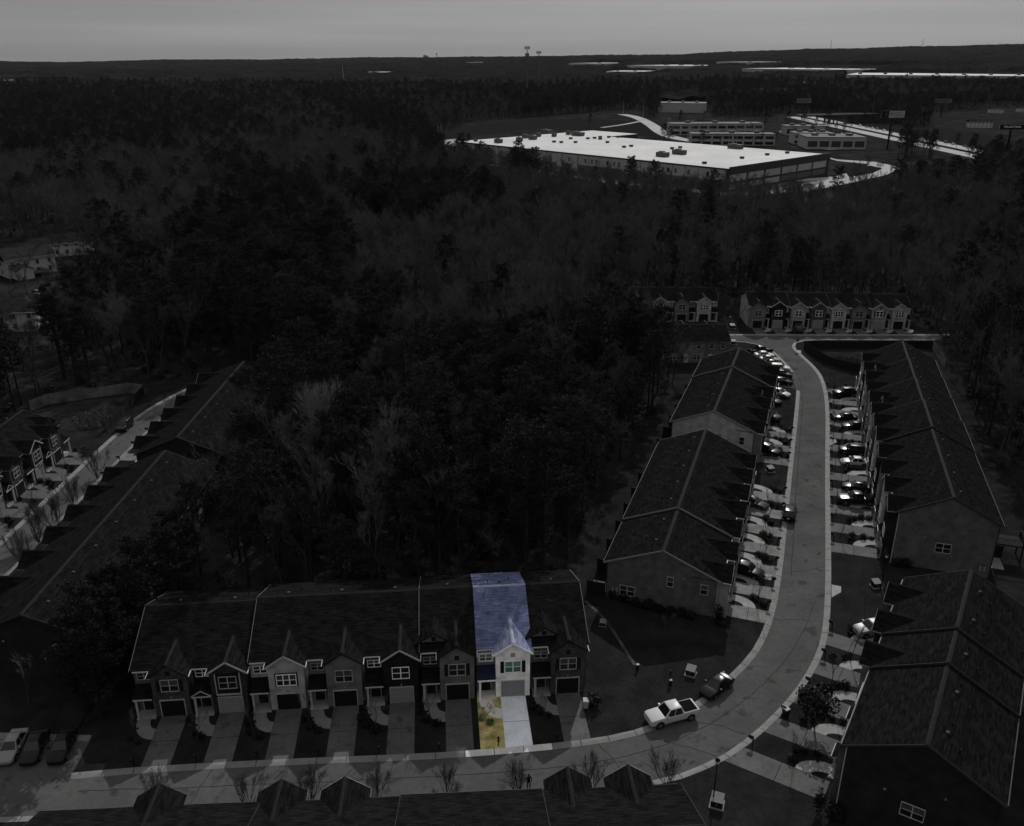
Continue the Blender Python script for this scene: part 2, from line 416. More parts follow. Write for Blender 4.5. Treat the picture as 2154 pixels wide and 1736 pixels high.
kerb(KN, -1, pale=(-5.6, 3.2)); kerb(KN2, -1, 4.0); kerb(KR, -1, 3.0); kerb(KF, 1, 5.0); kerb(KLW, -1, 4.0); kerb(KLE, 1, 4.0)  # pale: stretch of kerb with the pool of light painted on
# seams and cracks of the carriageway
def strip(name, line, w, z, m):
    a = offset(line, w/2); b = offset(line, -w/2); mb = MB()
    n = len(a); mb.add([(p.x, p.y, z) for p in a] + [(p.x, p.y, z) for p in b], [(i, i+n, i+1+n, i+1) for i in range(n-1)])
    return struct(mb.build(name, m))
mid = [Vector((p.x, p.y)) for p in offset(densify([(68.7,200),(68.2,184),(65.1,170),(54,137.5),(47.7,118.3),(42,101)], 1.2), -4.0)]
for p in mid: p += Vector((random.uniform(-.06,.06), random.uniform(-.06,.06)))
strip('road_seam', mid, .13, .036, M['seam'])
sm = densify([(40.5,98),(35,88),(30,81.5),(22.5,74.5),(14,69.6),(4,67.3),(-20,65.6),(-42,64.6)], 1.2)
for p in sm: p += Vector((random.uniform(-.07,.07), random.uniform(-.07,.07)))
strip('road_seam', sm, .09, .040, M['seam'])
def crack(a, b, w=.07):
    a = Vector(a); b = Vector(b); n = 14; L_ = []
    t = (b-a).normalized(); nn = Vector((-t.y, t.x)); off = 0
    for i in range(n+1):
        off += random.uniform(-.12, .12); L_.append(a.lerp(b, i/n)+nn*off)
    strip('road_crack', L_, w, .044, M['seam'])
for a, b in (((31.5,92.5),(41,92)),((14.5,71.8),(21,69.3)),((9,71),(12,67)),((-12,68.6),(-12.5,64)),((46,125),(49.5,122)),((56,155),(61.6,158)),((36,103),(43.5,105.5)),((-30,67.4),(-31,63)),((20,74),(24.5,72.2))): crack(a, b)
# parked-car bay and its edge
PAD = [(60.6,175.2),(52.5,177.5),(56.5,189.6),(60.5,196.8),(62.7,195)]
sheet('parking_bay', PAD, .158, M['asphalt'])
# the white house's straw lot, with light painted into its colour, comes later
print('setting', len(bpy.data.objects))

# ------------------------------------------------------------------ townhouses
WIN = {}; WRG = random.Random(4)
def window(parent, x, y, z, w, h, face='f', cols=2, trim='white', glass='glass', blind='blind', surround=0.0):
    """double-hung window: a frame (part) with its panes (sub-parts). (x, y, z) is the middle of the sill on the wall plane."""
    key = (round(w, 2), round(h, 2), cols, trim, surround)
    if key not in WIN:
        f = MB(); t = .07; e = surround
        if e: pass
        for a, b, c, d in ((-w/2-t, w/2+t, -t, 0), (-w/2-t, w/2+t, h, h+t), (-w/2-t, -w/2, 0, h), (w/2, w/2+t, 0, h)): f.box(a, b, -.06, .02, c, d)
        cw = w/cols
        for i in range(1, cols): f.box(-w/2+i*cw-.05, -w/2+i*cw+.05, -.055, .02, 0, h)
        for i in range(cols): f.box(-w/2+i*cw+.05, -w/2+(i+1)*cw-.05, -.045, .02, h/2-.03, h/2+.03)
        WIN[key] = f.mesh('window', M[trim])
    if not blind.endswith('teal'): blind = WRG.choice(('blind','blind','blind_dim','glass','blind_half'))
    def pane_mesh(up):
        k = ('pane', round(w/cols, 2), round(h, 2), up, glass, blind)
        if k not in WIN: WIN[k] = MB().box(-w/cols/2+.05, w/cols/2-.05, -.022, .015, .03, h/2-.03).mesh('pane', M[blind] if up else M[glass])
        return WIN[k]
    rot = {'f': 0, 'b': math.pi, 'l': -math.pi/2, 'r': math.pi/2}[face]
    o = obj('window', WIN[key], parent, (x, y, z), rot)
    for i in range(cols):
        for up in (0, 1): obj('pane', pane_mesh(up), o, (-w/2+(i+.5)*w/cols, 0, h/2 if up else 0))
    return o
def gdoor(parent, x, y, w, h, mt):
    k = ('gd', round(w, 2), h, mt)
    if k not in WIN:
        WIN[k] = MB().box(-w/2-.09, -w/2, -.07, .02, 0, h).box(w/2, w/2+.09, -.07, .02, 0, h).box(-w/2-.09, w/2+.09, -.07, .02, h, h+.12).box(-w/2, w/2, -.05, .05, -.02, .05).mesh('garage_door', M['offwhite'])
        p = MB(); hh = h/4-.02
        p.box(-w/2, w/2, -.02, .03, 0, hh)
        for i in range(4): p.box(-w/2+.08+i*(w/4), -w/2+w/4-.08+i*(w/4), -.035, -.02, .08, hh-.08)
        WIN[k+('p',)] = p.mesh('door_section', M[mt])
    o = obj('garage_door', WIN[k], parent, (x, y, .02))
    for i in range(4): obj('door_section', WIN[k+('p',)], o, (0, 0, .05+i*(h/4)*.985))
    return o
def unit(name, loc, rz, w=6.16, D=14.3, eave=5.6, pitch=.42, bp=1.2, side='R', bay='siding_light', wall='siding_mid', garage='gdoor_dark', trim='white', shutters=False,
         dormer=False, gable=True, ends='', end_mat=None, lit=False, boxed=False, porch_gable=False, wins=True, bayw=3.75, ovl=0.0, ovr=0.0, three=False, bayc=None, roofm='roof', dz=0.0, backwin=False, rake='dull_trim', gut='gutter'):
    t = empty(name, loc, rz)
    glass, blind = ('glass_teal', 'blind_teal') if lit else ('glass', 'blind')
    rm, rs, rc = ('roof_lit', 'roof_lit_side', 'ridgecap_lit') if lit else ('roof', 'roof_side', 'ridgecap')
    ridge = eave + pitch*D/2
    wx0, wx1 = (.004 if 'L' not in ends else 0), (w-.004 if 'R' not in ends else w)
    MB().prism_x([(0,0),(D,0),(D,eave),(D/2,ridge),(0,eave)], wx0, wx1).build('wall', M[end_mat or wall], t)
    # main roof
    oh = .38; th = .16; m = MB()
    for sgn in (0, 1):
        y0 = -oh if not sgn else D+oh; z0 = eave-pitch*oh+.03; y1 = D/2; z1 = ridge+.03
        pr = [(y0, z0), (y1, z1), (y1, z1+th), (y0, z0+th)]
        m.prism_x(pr if not sgn else pr[::-1], -ovl, w+ovr)
    m.build('roof', M[rm], t)
    MB().prism_x([(D/2-.22, ridge+.03+th-.07), (D/2, ridge+.03+th+.035), (D/2+.22, ridge+.03+th-.07)], -ovl+.01, w+ovr-.01).build('ridge_cap', M[rc], t)
    wt = 'white' if trim == 'white' else 'trim_dark'
    if ovl or ovr:
        fm = MB()
        for flag, x in (('L', -ovl), ('R', w+ovr)):
            if (flag == 'L' and not ovl) or (flag == 'R' and not ovr): continue
            for sgn in (0, 1):
                y0 = -oh if not sgn else D+oh; z0 = eave-pitch*oh; z1 = ridge
                pr = [(y0, z0-.05), (D/2, z1-.05), (D/2, z1+.20), (y0, z0+.20)]
                fm.prism_x(pr if not sgn else pr[::-1], x-.03, x+.03)
        fm.build('fascia', M[rake], t)
    # layout of the projecting garage bay
    bx0 = (w-bayw-.28) if side == 'R' else .28
    if bayc is not None: bx0 = bayc-bayw/2
    bx1 = bx0+bayw; bc = (bx0+bx1)/2
    rx0, rx1 = (.0, bx0) if side == 'R' else (bx1, w)
    rxc = (rx0+rx1)/2; rw = rx1-rx0
    # gutters
    gx0, gx1 = (rx0+.06, rx1-.1) if gable else (.03, w-.03)
    g = MB().box(gx0, gx1, -oh-.12, -oh-.005, eave-pitch*oh-.02, eave-pitch*oh+.10)
    g.build('gutter', M[gut], t)
    MB().box(.05, w-.05, D+oh+.005, D+oh+.12, eave-pitch*oh-.02, eave-pitch*oh+.10).build('gutter', M['fascia_grey'], t)
    if gable:
        half = bayw/2; gp = .68; pk = eave+gp*half
        MB().prism_y([(bx0,0),(bx1,0),(bx1,eave),(bc,pk),(bx0,eave)], -bp, .4).build('bay', M[bay], t)
        oo = .28; m = MB(); yb = min(D/2-.3, (gp*half)/pitch+.3)
        for sgn in (-1, 1):
            xe = bc+sgn*(half+oo); ze = eave-gp*oo+.03; zp = pk+.03
            pr = [(xe, ze), (bc, zp), (bc, zp+.14), (xe, ze+.14)]
            m.prism_y(pr if sgn < 0 else pr[::-1], -bp-.3, yb)
        m.build('gable_roof', M[rs], t)
        MB().prism_y([(bc-.18, pk+.11), (bc, pk+.215), (bc+.18, pk+.11)], -bp-.29, yb-.2).build('ridge_cap', M[rc], t)
        m = MB()
        for sgn in (-1, 1):
            xe = bc+sgn*(half+oo); ze = eave-gp*oo; pr = [(xe, ze-.07), (bc, pk-.05), (bc, pk+.18), (xe, ze+.18)]
            m.prism_y(pr if sgn < 0 else pr[::-1], -bp-.335, -bp-.305)
        m.build('fascia', M['white' if lit else ('offwhite' if trim == 'white' else 'trim_dark')], t)
        for sgn in (-1, 1):
            xe = bc+sgn*(half+oo+.06)
            MB().box(xe-.05, xe+.05, -bp-.33, -.45, eave-gp*oo-.03, eave-gp*oo+.09).build('gutter', M[gut], t)
    else:
        MB().box(bx0, bx1, -bp*.5, .2, 0, eave-.3).build('bay', M[bay], t)
    fy = -bp if gable else -bp*.5
    if wins:
        if boxed:
            MB().box(bc-1.22, bc+1.22, fy-.16, fy-.005, 2.85, 5.35).build('window_box', M['siding_dark'], t)
            MB().box(bc-1.33, bc-1.22, fy-.19, fy-.004, 2.75, 5.35).box(bc+1.22, bc+1.33, fy-.19, fy-.004, 2.75, 5.35).box(bc-1.33, bc+1.33, fy-.19, fy-.004, 2.62, 2.82).build('box_trim', M['offwhite'], t)
            window(t, bc, fy-.17, 3.55, 1.75, 1.45, cols=2, trim='offwhite', glass=glass, blind=blind)
        else:
            if three and not shutters:
                MB().box(bc-1.22, bc+1.22, fy-.025, fy-.004, 3.22, 4.98).build('window_surround', M['trim_dark'], t)
                window(t, bc, fy-.03, 3.4, 2.0, 1.35, cols=3, trim='white', glass=glass, blind=blind)
            else:
                window(t, bc, fy-.005, 3.45, 1.75, 1.42, cols=2, trim='white' if (lit or trim == 'white') else 'offwhite', glass=glass, blind=blind)
            if shutters:
                for s in (-1, 1):
                    sh = MB().box(bc+s*1.18-.2, bc+s*1.18+.2, fy-.05, fy-.004, 3.4, 4.92)
                    for q in range(6): sh.box(bc+s*1.18-.15, bc+s*1.18+.15, fy-.065, fy-.045, 3.48+q*.235, 3.62+q*.235)
                    sh.build('shutter', M['trim_dark'] if not lit else M['black'], t)
        if gable and (shutters or lit):
            v = MB().box(bc-.24, bc+.24, fy-.05, fy-.004, 5.45, 6.0)
            v.build('gable_vent', M['offwhite'] if lit else M['trim_dark'], t)
        gdoor(t, bc, fy-.01, 2.45, 2.2, garage)
        MB().box(bc-.06, bc+.06, fy-.14, fy-.004, 2.5, 2.72).build('wall_lamp', M['white' if lit else 'metal'], t)
        # recess: small upper window, porch, door
        window(t, rxc, -.005, 4.25, min(1.35, rw-.5), .85, cols=2, trim='white' if (lit or trim == 'white') else 'offwhite', glass=glass, blind=blind)
        if lit: MB().box(rxc-.85, rxc+.85, -.003, .002, 4.05, 5.3).build('window_surround', M['white'], t)
    py0 = -bp-.35; m = MB()
    pr = [(0, 3.55), (0, 3.67), (py0, 2.85), (py0, 2.73)]
    m.prism_x(pr, rx0+.03, rx1-.02).build('porch_roof', M['roof' if not lit else 'navy'], t)
    if porch_gable:
        MB().prism_y([(rxc-.95,2.80),(rxc+.95,2.80),(rxc,3.42)], py0-.02, py0+.9).build('porch_gable', M['siding_dark'], t)
        m = MB()
        for s in (-1, 1):
            pr = [(rxc+s*1.05, 2.74), (rxc, 3.42), (rxc, 3.54), (rxc+s*1.05, 2.86)]
            m.prism_y(pr if s < 0 else pr[::-1], py0-.08, py0-.03)
        m.build('fascia', M['offwhite'], t)
    MB().box(rx0+.05, rx1-.05, py0-.09, py0+.01, 2.66, 2.80).build('porch_beam', M['white' if lit else 'offwhite'], t)
    cx = rx0+.3 if side == 'R' else rx1-.3
    MB().box(cx-.11, cx+.11, py0+.02, py0+.24, .2, 2.66).box(cx-.15, cx+.15, py0-.02, py0+.28, .13, .32).box(cx-.15, cx+.15, py0-.02, py0+.28, 2.5, 2.66).build('porch_column', M['white' if lit else 'offwhite'], t)
    MB().box(rx0+.04, rx1-.03, py0+.0, -.004, .0, .19).build('porch_floor', M['walk_lit' if lit else 'walk'], t)
    if wins:
        d = MB().box(rxc-.52, rxc+.52, -.05, -.004, .2, 2.36).build('front_door', M['door'], t)
        MB().box(rxc-.62, rxc-.52, -.07, -.005, .2, 2.46).box(rxc+.52, rxc+.62, -.07, -.005, .2, 2.46).box(rxc-.52, rxc+.52, -.07, -.005, 2.36, 2.46).build('door_frame', M['offwhite'], d)
        MB().tube([(rxc+.4,-.10,1.15),(rxc+.4,-.05,1.15)], [.04,.04], 8).build('handle', M['metal'], d)
    if dormer:
        dc = rxc+.45 if side == 'R' else rxc-.45; hw = 2.0; zb = eave+.42; yf = .75; gp = .66; pk = zb+gp*hw
        MB().prism_y([(dc-hw,zb-.5),(dc+hw,zb-.5),(dc+hw,zb),(dc,pk),(dc-hw,zb)], yf, yf+.6).build('dormer', M['siding_mid' if trim != 'white' else 'siding_pale'], t)
        m = MB(); yb = (pk-eave)/pitch+.2
        for s in (-1, 1):
            xe = dc+s*(hw+.3); pr = [(xe, zb-gp*.3+.02), (dc, pk+.02), (dc, pk+.16), (xe, zb-gp*.3+.16)]
            m.prism_y(pr if s < 0 else pr[::-1], yf-.3, yb)
        m.build('dormer_roof', M[rs], t)
        m = MB()
        for s in (-1, 1):
            xe = dc+s*(hw+.3); pr = [(xe, zb-gp*.3-.06), (dc, pk-.06), (dc, pk+.19), (xe, zb-gp*.3+.19)]
            m.prism_y(pr if s < 0 else pr[::-1], yf-.335, yf-.305)
        m.build('fascia', M['offwhite' if trim == 'white' else 'trim_dark'], t)
        MB().box(dc-.25, dc+.25, yf-.04, yf-.004, zb+.2, zb+.75).build('gable_vent', M['trim_dark'], t)
    # vent pipes on the rear slope
    for fx, fy_ in ((.3, .62), (.72, .70)):
        zz = eave+pitch*(D-D*fy_)+.18; x = w*fx
        MB().tube([(x, D*fy_, zz-.1), (x, D*fy_, zz+.42)], [.055, .055], 6).build('vent_pipe', M['black'], t)
    MB().box(w*.52-.14, w*.52+.14, D*.60-.14, D*.60+.14, eave+pitch*(D-D*.6)+.1, eave+pitch*(D-D*.6)+.36).build('roof_vent', M['siding_grey'], t)
    if 'R' in ends or 'L' in ends:
        for fl, x, fc in (('L', 0, 'l'), ('R', w, 'r')):
            if fl in ends:
                xx = x+(-.005 if fl == 'L' else .005); top = eave-1.9
                for yy, zz, cc, ww in end_windows(D, eave, ends): window(t, xx, yy, zz, ww, 1.35, face=fc, cols=cc, trim='offwhite')
                for yy, zz, s1 in ((D*.6, 2.6, .09), (D*.3, 5.0, .10), (D*.68, eave*.78, .08)): MB().box(xx-.07, xx+.07, yy-s1, yy+s1, zz-s1, zz+s1).build('wall_vent', M['metal'], t)
                for q in range(2): MB().box(xx-.12, xx+.12, D*.9-.18+q*.5, D*.9+.12+q*.5, 1.1, 1.75).build('electric_meter', M['metal'], t)
                MB().box(xx-.05, xx+.05, D-.12, D-.02, 0.0, eave-.1).build('downspout', M['trim_dark'], t)
                MB().box(xx-.05, xx+.05, .02, .12, 0.0, eave-.1).build('downspout', M['trim_dark'] if trim != 'white' else M['offwhite'], t)
    if backwin:
        for xx, zz, ww in ((w*.25, 3.6, .9), (w*.72, 3.6, .9), (w*.3, .9, 1.5)): window(t, xx, D+.005, zz, ww, 1.3, face='b', cols=1 if ww < 1 else 2, trim='offwhite')
        MB().box(w*.66, w*.66+.95, D+.004, D+.06, .15, 2.25).build('back_door', M['offwhite'], t)
    return t
def end_windows(D, eave, ends):
    if eave > 7: return [(D*.50, 3.0, 2, 1.9)]
    if 'c' in ends: return [(D*.12, 3.2, 1, .85), (D*.42, 3.45, 1, .75), (D*.80, .95, 2, 1.9)]
    if 'u' in ends: return [(D*.14, 3.3, 1, .85), (D*.42, 3.3, 1, .85)]
    return [(D*.75, 3.2, 2, 1.5)]
print('unit ok')

S = dict
STY = {
 'brick':  (S(bay='brick', wall='siding_mid', garage='gdoor_dark', trim='dark', shutters=True), 'dark brick bay with shutters'),
 'boxed':  (S(bay='brick_dark', wall='siding_dark', garage='gdoor_light', boxed=True, porch_gable=True), 'dark boxed window over a pale garage door'),
 'light':  (S(bay='siding_light', wall='siding_light', garage='gdoor_dark', three=True), 'pale siding bay and black garage door'),
 'mid':    (S(bay='siding_mid', wall='siding_mid', garage='gdoor_dark', trim='dark'), 'mid grey siding bay with dark trim'),
 'dark':   (S(bay='siding_dark', wall='siding_dark', garage='gdoor_light', three=False), 'near-black siding, pale garage door'),
 'shut':   (S(bay='siding_mid', wall='brick_dark', garage='gdoor_dark', trim='dark', shutters=True, dormer=True), 'grey shuttered bay and a dormer gable'),
 'white':  (S(bay='siding_white', wall='siding_slate', garage='gdoor_grey', shutters=True, lit=True), ''),  # lit: pool of light on this house put into its material colours
 'brickd': (S(bay='brick', wall='brick_dark', garage='gdoor_dark', trim='dark', shutters=True, dormer=True), 'brick shuttered bay and a dormer gable'),
 'pale':   (S(bay='siding_pale', wall='siding_mid', garage='gdoor_light', shutters=True), 'pale grey bay and pale garage door'),
 'palebox':(S(bay='siding_pale', wall='siding_dark', garage='gdoor_dark', boxed=False), 'pale grey bay and dark recess'),
 'grey':   (S(bay='siding_grey', wall='siding_mid', garage='gdoor_light', shutters=True), 'charcoal bay with shutters'),
 'lightd': (S(bay='siding_light', wall='siding_grey', garage='gdoor_light', dormer=True, shutters=True), 'pale bay, shutters and a dormer gable'),
}
def ray_line(p, d, line):
    """distance from p along d to a polyline"""
    best = None
    for a, b in zip(line, line[1:]):
        e = b-a; den = d.x*e.y-d.y*e.x
        if abs(den) < 1e-9: continue
        w_ = a-p; s = (w_.x*e.y-w_.y*e.x)/den; u = (w_.x*d.y-w_.y*d.x)/den
        if -.001 <= u <= 1.001 and s > 0 and (best is None or s < best): best = s
    return best
ROWS = {}
def row(key, place, P0, X, n, styles, first, w=6.16, D=14.3, eave=5.6, side='R', kerbline=None, steps=None, gables=None, wins=True, end_mat='end_mid', endk='', labels=None, bp=1.2, bayc=None, backwin=False, pitch=.42, rake='dull_trim', gut='gutter'):
    X = Vector(X).normalized(); Y = Vector((-X.y, X.x)); P0 = Vector(P0); rz = math.atan2(X.y, X.x); units = []
    for i in range(n):
        st, desc = STY[styles[i % len(styles)]]; st = dict(st)
        ends = ('L' if i == 0 else '')+('R' if i == n-1 else '')
        if ends: ends += endk; st['end_mat'] = end_mat
        dz = steps[i] if steps else 0.0
        if gables is not None: st['gable'] = gables[i]
        if gables is not None and not gables[i]: st['dormer'] = False
        p = P0+X*(w*i)
        same = lambda j: steps is None or (0 <= j < n and abs(steps[j]-dz) < .01)
        ovl = .28 if 'L' in ends else (0.0 if same(i-1) or (steps[i-1] > dz) else .10)
        ovr = .28 if 'R' in ends else (0.0 if same(i+1) or (steps[i+1] > dz) else .10)
        lit = st.get('lit')
        name = 'townhouse'
        u = unit(name, (p.x, p.y, .0), rz, w=w, D=D, eave=eave+dz, pitch=pitch, rake=rake, gut=gut, side=side, ends=ends, wins=wins, ovl=ovl, ovr=ovr, bp=bp, bayc=bayc[i] if bayc else None, backwin=backwin, **st)
        lab = labels[i] if labels else '%s townhouse from the %s, %s' % (ORD[i if first[0] == 'a' else n-1-i], first[1:], place)
        if not lit and not labels: 
            if key == 'bottom': lab = 'roof of the %s townhouse from the right along the bottom edge' % ORD[i]
            elif desc and len((lab+' '+desc).split()) <= 16: lab += ', '+desc
        tag(u, lab, 'townhouse', place if not lit else None)
        units.append((p, X, Y, rz, w, side, bp, lit, i))
    ROWS[key] = (units, kerbline, place, first, n)
main_labels = ['brick townhouse with shutters and black garage door, leftmost of the front row',
 'townhouse with dark boxed window, pale garage door and small porch gable, front row',
 'pale sided townhouse with triple window and black garage door, front row',
 'mid grey townhouse with dark gable trim, middle of the front row',
 'near-black townhouse with white gable trim and pale garage door, front row',
 'grey shuttered townhouse with dormer gable left of the bright white house',
 'bright white townhouse with blue slate roof, the only coloured house',
 'brick townhouse with dormer gable, right end of the front row']
STY_main = ['brick','boxed','light','mid','dark','shut','white','brickd']
row('main', 'front row of townhouses', (-40.4,75.8), (49.1,4.2), 8, STY_main, 'aleft', w=6.1, rake='rake', labels=main_labels, kerbline=KN, steps=[0,0,.35,.35,.35,.45,.45,.45], end_mat='end_mid')
row('mid', 'nearer row left of the street', (25.8,92.8), (.327,.945), 7, ['pale','mid','light','shut','dark','boxed','grey'], 'anear end', w=5.65, rake='rake', eave=5.5, side='L', kerbline=KN, steps=[0,0,.3,.3,.3,.3,.3], end_mat='end_mid', endk='c')
row('mid2', 'farther row left of the street', (41.9,138.4), (.346,.938), 6, ['mid','light','lightd','dark','pale','mid'], 'anear end', w=6.0, rake='rake', eave=5.9, side='L', kerbline=KN, steps=[0,0,0,0,.35,.35], end_mat='end_light', endk='u')
row('right', 'long row right of the street', (75.1,175.4), (-.302,-.953), 12, ['light','dark','lightd','mid','pale','lightd','grey','light','dark','mid','light','dark'], 'znear end', w=6.1, D=12.6, eave=8.35, pitch=.50, gut='rake', side='R', kerbline=KR, steps=[-.4,-.4,-.2,-.2,0,0,.3,.3,0,0,0,0], end_mat='end_mid')
row('lower', 'row at the lower right', (46.7,88.2), (-.53,-.848), 5, ['grey','dark','mid','light','grey'], 'znear end', w=6.18, D=12.6, eave=8.2, pitch=.50, gut='rake', side='R', kerbline=KR, steps=[.55,.55,.28,0,0], gables=[True,True,True,False,False], end_mat='end_dark')
row('bottom', 'row along the bottom edge', (14.9,59.6), (-1,-.057), 9, ['grey','mid'], 'aright', side='R', eave=5.6, wins=False, gut='gutter_dull', gables=[True,True,False,False,True,True,False,True,False], bayc=[4.4,3.7,3,3,5.0,4.4,3,2.6,3], steps=[0,0,.15,.15,0,0,.1,.1,.1], end_mat='end_dark')
row('far', 'far row across the end of the street', (62,221.6), (1,-.03), 8, ['mid','dark','palebox','grey','light','mid','pale','light'], 'aleft', w=5.2, D=10.5, eave=5.7, side='L', kerbline=KF, end_mat='end_light', endk='u', steps=[.25,.25,.15,.15,.0,0,-.1,-.1])
row('farleft', 'far row half hidden by pines', (25.5,227.5), (1,.0), 5, ['mid','grey','pale','mid','light'], 'aleft', w=5.9, D=10.5, eave=5.6, side='L', kerbline=KF)
row('rear', 'short row seen from behind at the street end', (50,203), (-1,-.01), 3, ['mid','grey','mid'], 'zleft', w=5.6, D=10.5, eave=5.5, side='R', end_mat='end_mid', backwin=True)
row('leftA', 'nearer row beside the pines at left', (-61.6,124.5), (0,-1), 7, ['brick','grey','brick','mid','brick','grey','brick'], 'zlower end', w=6.15, gut='gutter_dull', side='L', kerbline=KLE, end_mat='end_dark')
row('leftB', 'farther row above the left side street', (-61.6,168), (0,-1), 6, ['grey','brick'], 'zlower end', w=6.3, gut='gutter_dull', side='L', kerbline=KLE, end_mat='end_dark')
row('leftC', 'brick row at the left edge', (-80.8,111.6), (0,1), 5, ['brick','boxed','brick','boxed','brickd'], 'zfar end', w=6.3, gut='gutter_dull', D=11.5, side='L', kerbline=KLW, end_mat='brick')
print('rows', len(bpy.data.objects))

# ------------------------------------------------------------------ plants: shared meshes
def leaf_ball(seed, rx, ry, rz_, n, size, flat=.0):
    rg = random.Random(seed); m = MB()
    for i in range(n):
        d = Vector((rg.gauss(0,1), rg.gauss(0,1), rg.gauss(0,1))).normalized(); k = rg.random()**.35*(1+.12*math.sin(5*d.x+seed)*math.cos(4*d.y))
        p = Vector((d.x*rx*k, d.y*ry*k, rz_+d.z*rz_*k))
        a = Vector((rg.gauss(0,1), rg.gauss(0,1), rg.gauss(0,1))).normalized(); b = a.cross(d).normalized() if abs(a.dot(d)) < .95 else Vector((1,0,0)); s = size*rg.uniform(.6,1.3)
        a = b.cross((d+a*.6).normalized())
        m.add([p-a*s, p+b*s*.5, p+a*s, p-b*s*.5], [(0,1,2,3)])
    return m
SHRUB = [leaf_ball(11+i, .55, .55, .42, 170, .13).mesh('shrub', M['leaf']) for i in range(3)]
SHRUB_G = leaf_ball(31, .55, .55, .40, 220, .12).mesh('shrub', M['leaf_green'])
CONE = [leaf_ball(41, .5, .5, 1.0, 260, .14).mesh('shrub', M['leaf'])]
def branchy(seed, H, trunk_r, depth, spread, first, fork=(3,4), shrink=.68, tip=.02, multi=1, up=.25, twigs=3, tw=1.0, gaps=0.0):
    rg = random.Random(seed); big = MB(); fine = MB()
    def limb(p, d, L_, r, lev):
        n = 3 if lev < 2 else 2; pts = [p]; q = p.copy(); dd = d.copy()
        for i in range(n):
            dd = (dd+Vector((rg.gauss(0,.10),rg.gauss(0,.10),rg.gauss(0,.06)+.04))).normalized(); q = q+dd*(L_/n); pts.append(q.copy())
        rr = [r*(1-.5*i/n) for i in range(n+1)]
        (big if lev < 2 else fine).tube(pts, rr, 6 if lev == 0 else (4 if lev == 1 else 3), cap=False)
        if lev >= depth:
            for k in range(twigs):
                f = rg.uniform(.15,1); b = pts[0].lerp(pts[-1], f)
                e = (dd+Vector((rg.gauss(0,.55),rg.gauss(0,.55),rg.gauss(0,.35)+.15))).normalized()*L_*rg.uniform(.6,1.3)*tw
                s = e.cross(Vector((rg.gauss(0,1),rg.gauss(0,1),.3))).normalized()*tip
                fine.add([b-s, b+s, b+e], [(0,1,2)])
            return
        k = rg.randint(*fork)
        for j in range(k):
            f = 1.0 if j == 0 else rg.uniform(.45, 1.0); b = pts[0].lerp(pts[-1], f) if f < 1 else pts[-1]
            az = rg.uniform(0, 6.283); sp = spread*rg.uniform(.6, 1.35)
            q1 = dd.cross(Vector((math.cos(az), math.sin(az), .2))).normalized()
            nd = (dd*math.cos(sp)+q1*math.sin(sp)+Vector((0,0,up*.5))).normalized()
            limb(b, nd, L_*shrink*rg.uniform(.8,1.2), r*.52 if j else r*.62, lev+1)
    for t in range(multi):
        d = Vector((rg.gauss(0,.10 if multi == 1 else .35), rg.gauss(0,.10 if multi == 1 else .35), 1)).normalized()
        if multi == 1: d = Vector((rg.gauss(0,.03), rg.gauss(0,.03), 1)).normalized()
        limb(Vector((0,0,-.1)), d, H*first, trunk_r, 0)
    return big, fine
BARE = []
for i, (H, sp) in enumerate(((17,.42),(19,.36),(15,.50),(18,.40),(21,.33))):
    b, f = branchy(100+i, H, .20, 5, sp, .40, fork=(2,4), shrink=.64, tip=.020, twigs=8, tw=1.1)
    BARE.append((b.mesh('trunk', M['bark']), f.mesh('crown', M['twig'])))
def pine(seed, H, crown0, Rmax, ntuft):
    rg = random.Random(seed); t = MB(); c = MB()
    lean = Vector((rg.gauss(0,.3), rg.gauss(0,.3), 0)); spine = lambda f: Vector((lean.x*f*f, lean.y*f*f, H*f))
    t.tube([spine(k/6)-Vector((0,0,.2 if k == 0 else 0)) for k in range(7)], [.24*(1-.82*k/6)+.02 for k in range(7)], 6, cap=False)
    nb = 34; tips = []
    for k in range(nb):
        f = crown0+(1-crown0)*(k/(nb-1))**.85*.97; b = spine(f); az = k*2.4+rg.gauss(0,.4)
        prof = math.sin(min(1, (1-f)/(1-crown0)*1.25+.12)*math.pi*.55); L_ = Rmax*(.28+.78*prof)*rg.uniform(.65,1.15)
        e = b+Vector((math.cos(az)*L_, math.sin(az)*L_, L_*rg.uniform(.0,.38)))
        t.tube([b, b.lerp(e,.5)-Vector((0,0,.08*L_)), e], [.055,.035,.018], 3, cap=False); tips.append((b, e, L_))
    for k in range(ntuft):
        b, e, L_ = tips[rg.randrange(len(tips))]; f = rg.uniform(.35,1.05)
        p = b.lerp(e, f)+Vector((rg.gauss(0,.33),rg.gauss(0,.33),rg.gauss(.1,.26)))
        n = 10; up = (Vector((p.x-b.x, p.y-b.y, 0))*.25+Vector((rg.gauss(0,.25),rg.gauss(0,.25),1))).normalized()
        for j in range(n):
            d = (up*rg.uniform(.1,1.0)+Vector((rg.gauss(0,.6),rg.gauss(0,.6),rg.gauss(0,.35)))).normalized()*rg.uniform(.30,.52)
            s = d.cross(Vector((rg.gauss(0,1),rg.gauss(0,1),rg.gauss(0,1)))).normalized()*rg.uniform(.036,.06)
            c.add([p-s, p+s, p+d], [(0,1,2)])
    return t, c
PINE = []
for i, (H, c0, rm_, nt_) in enumerate(((19,.42,3.2,1050),(22,.48,3.5,1150),(16,.36,3.0,950),(20,.40,3.8,1250),(13,.14,3.3,1500))):
    a, b = pine(300+i, H, c0, rm_, nt_); PINE.append((a.mesh('trunk', M['pine_bark']), b.mesh('crown', M['needle'])))
YOUNG = []
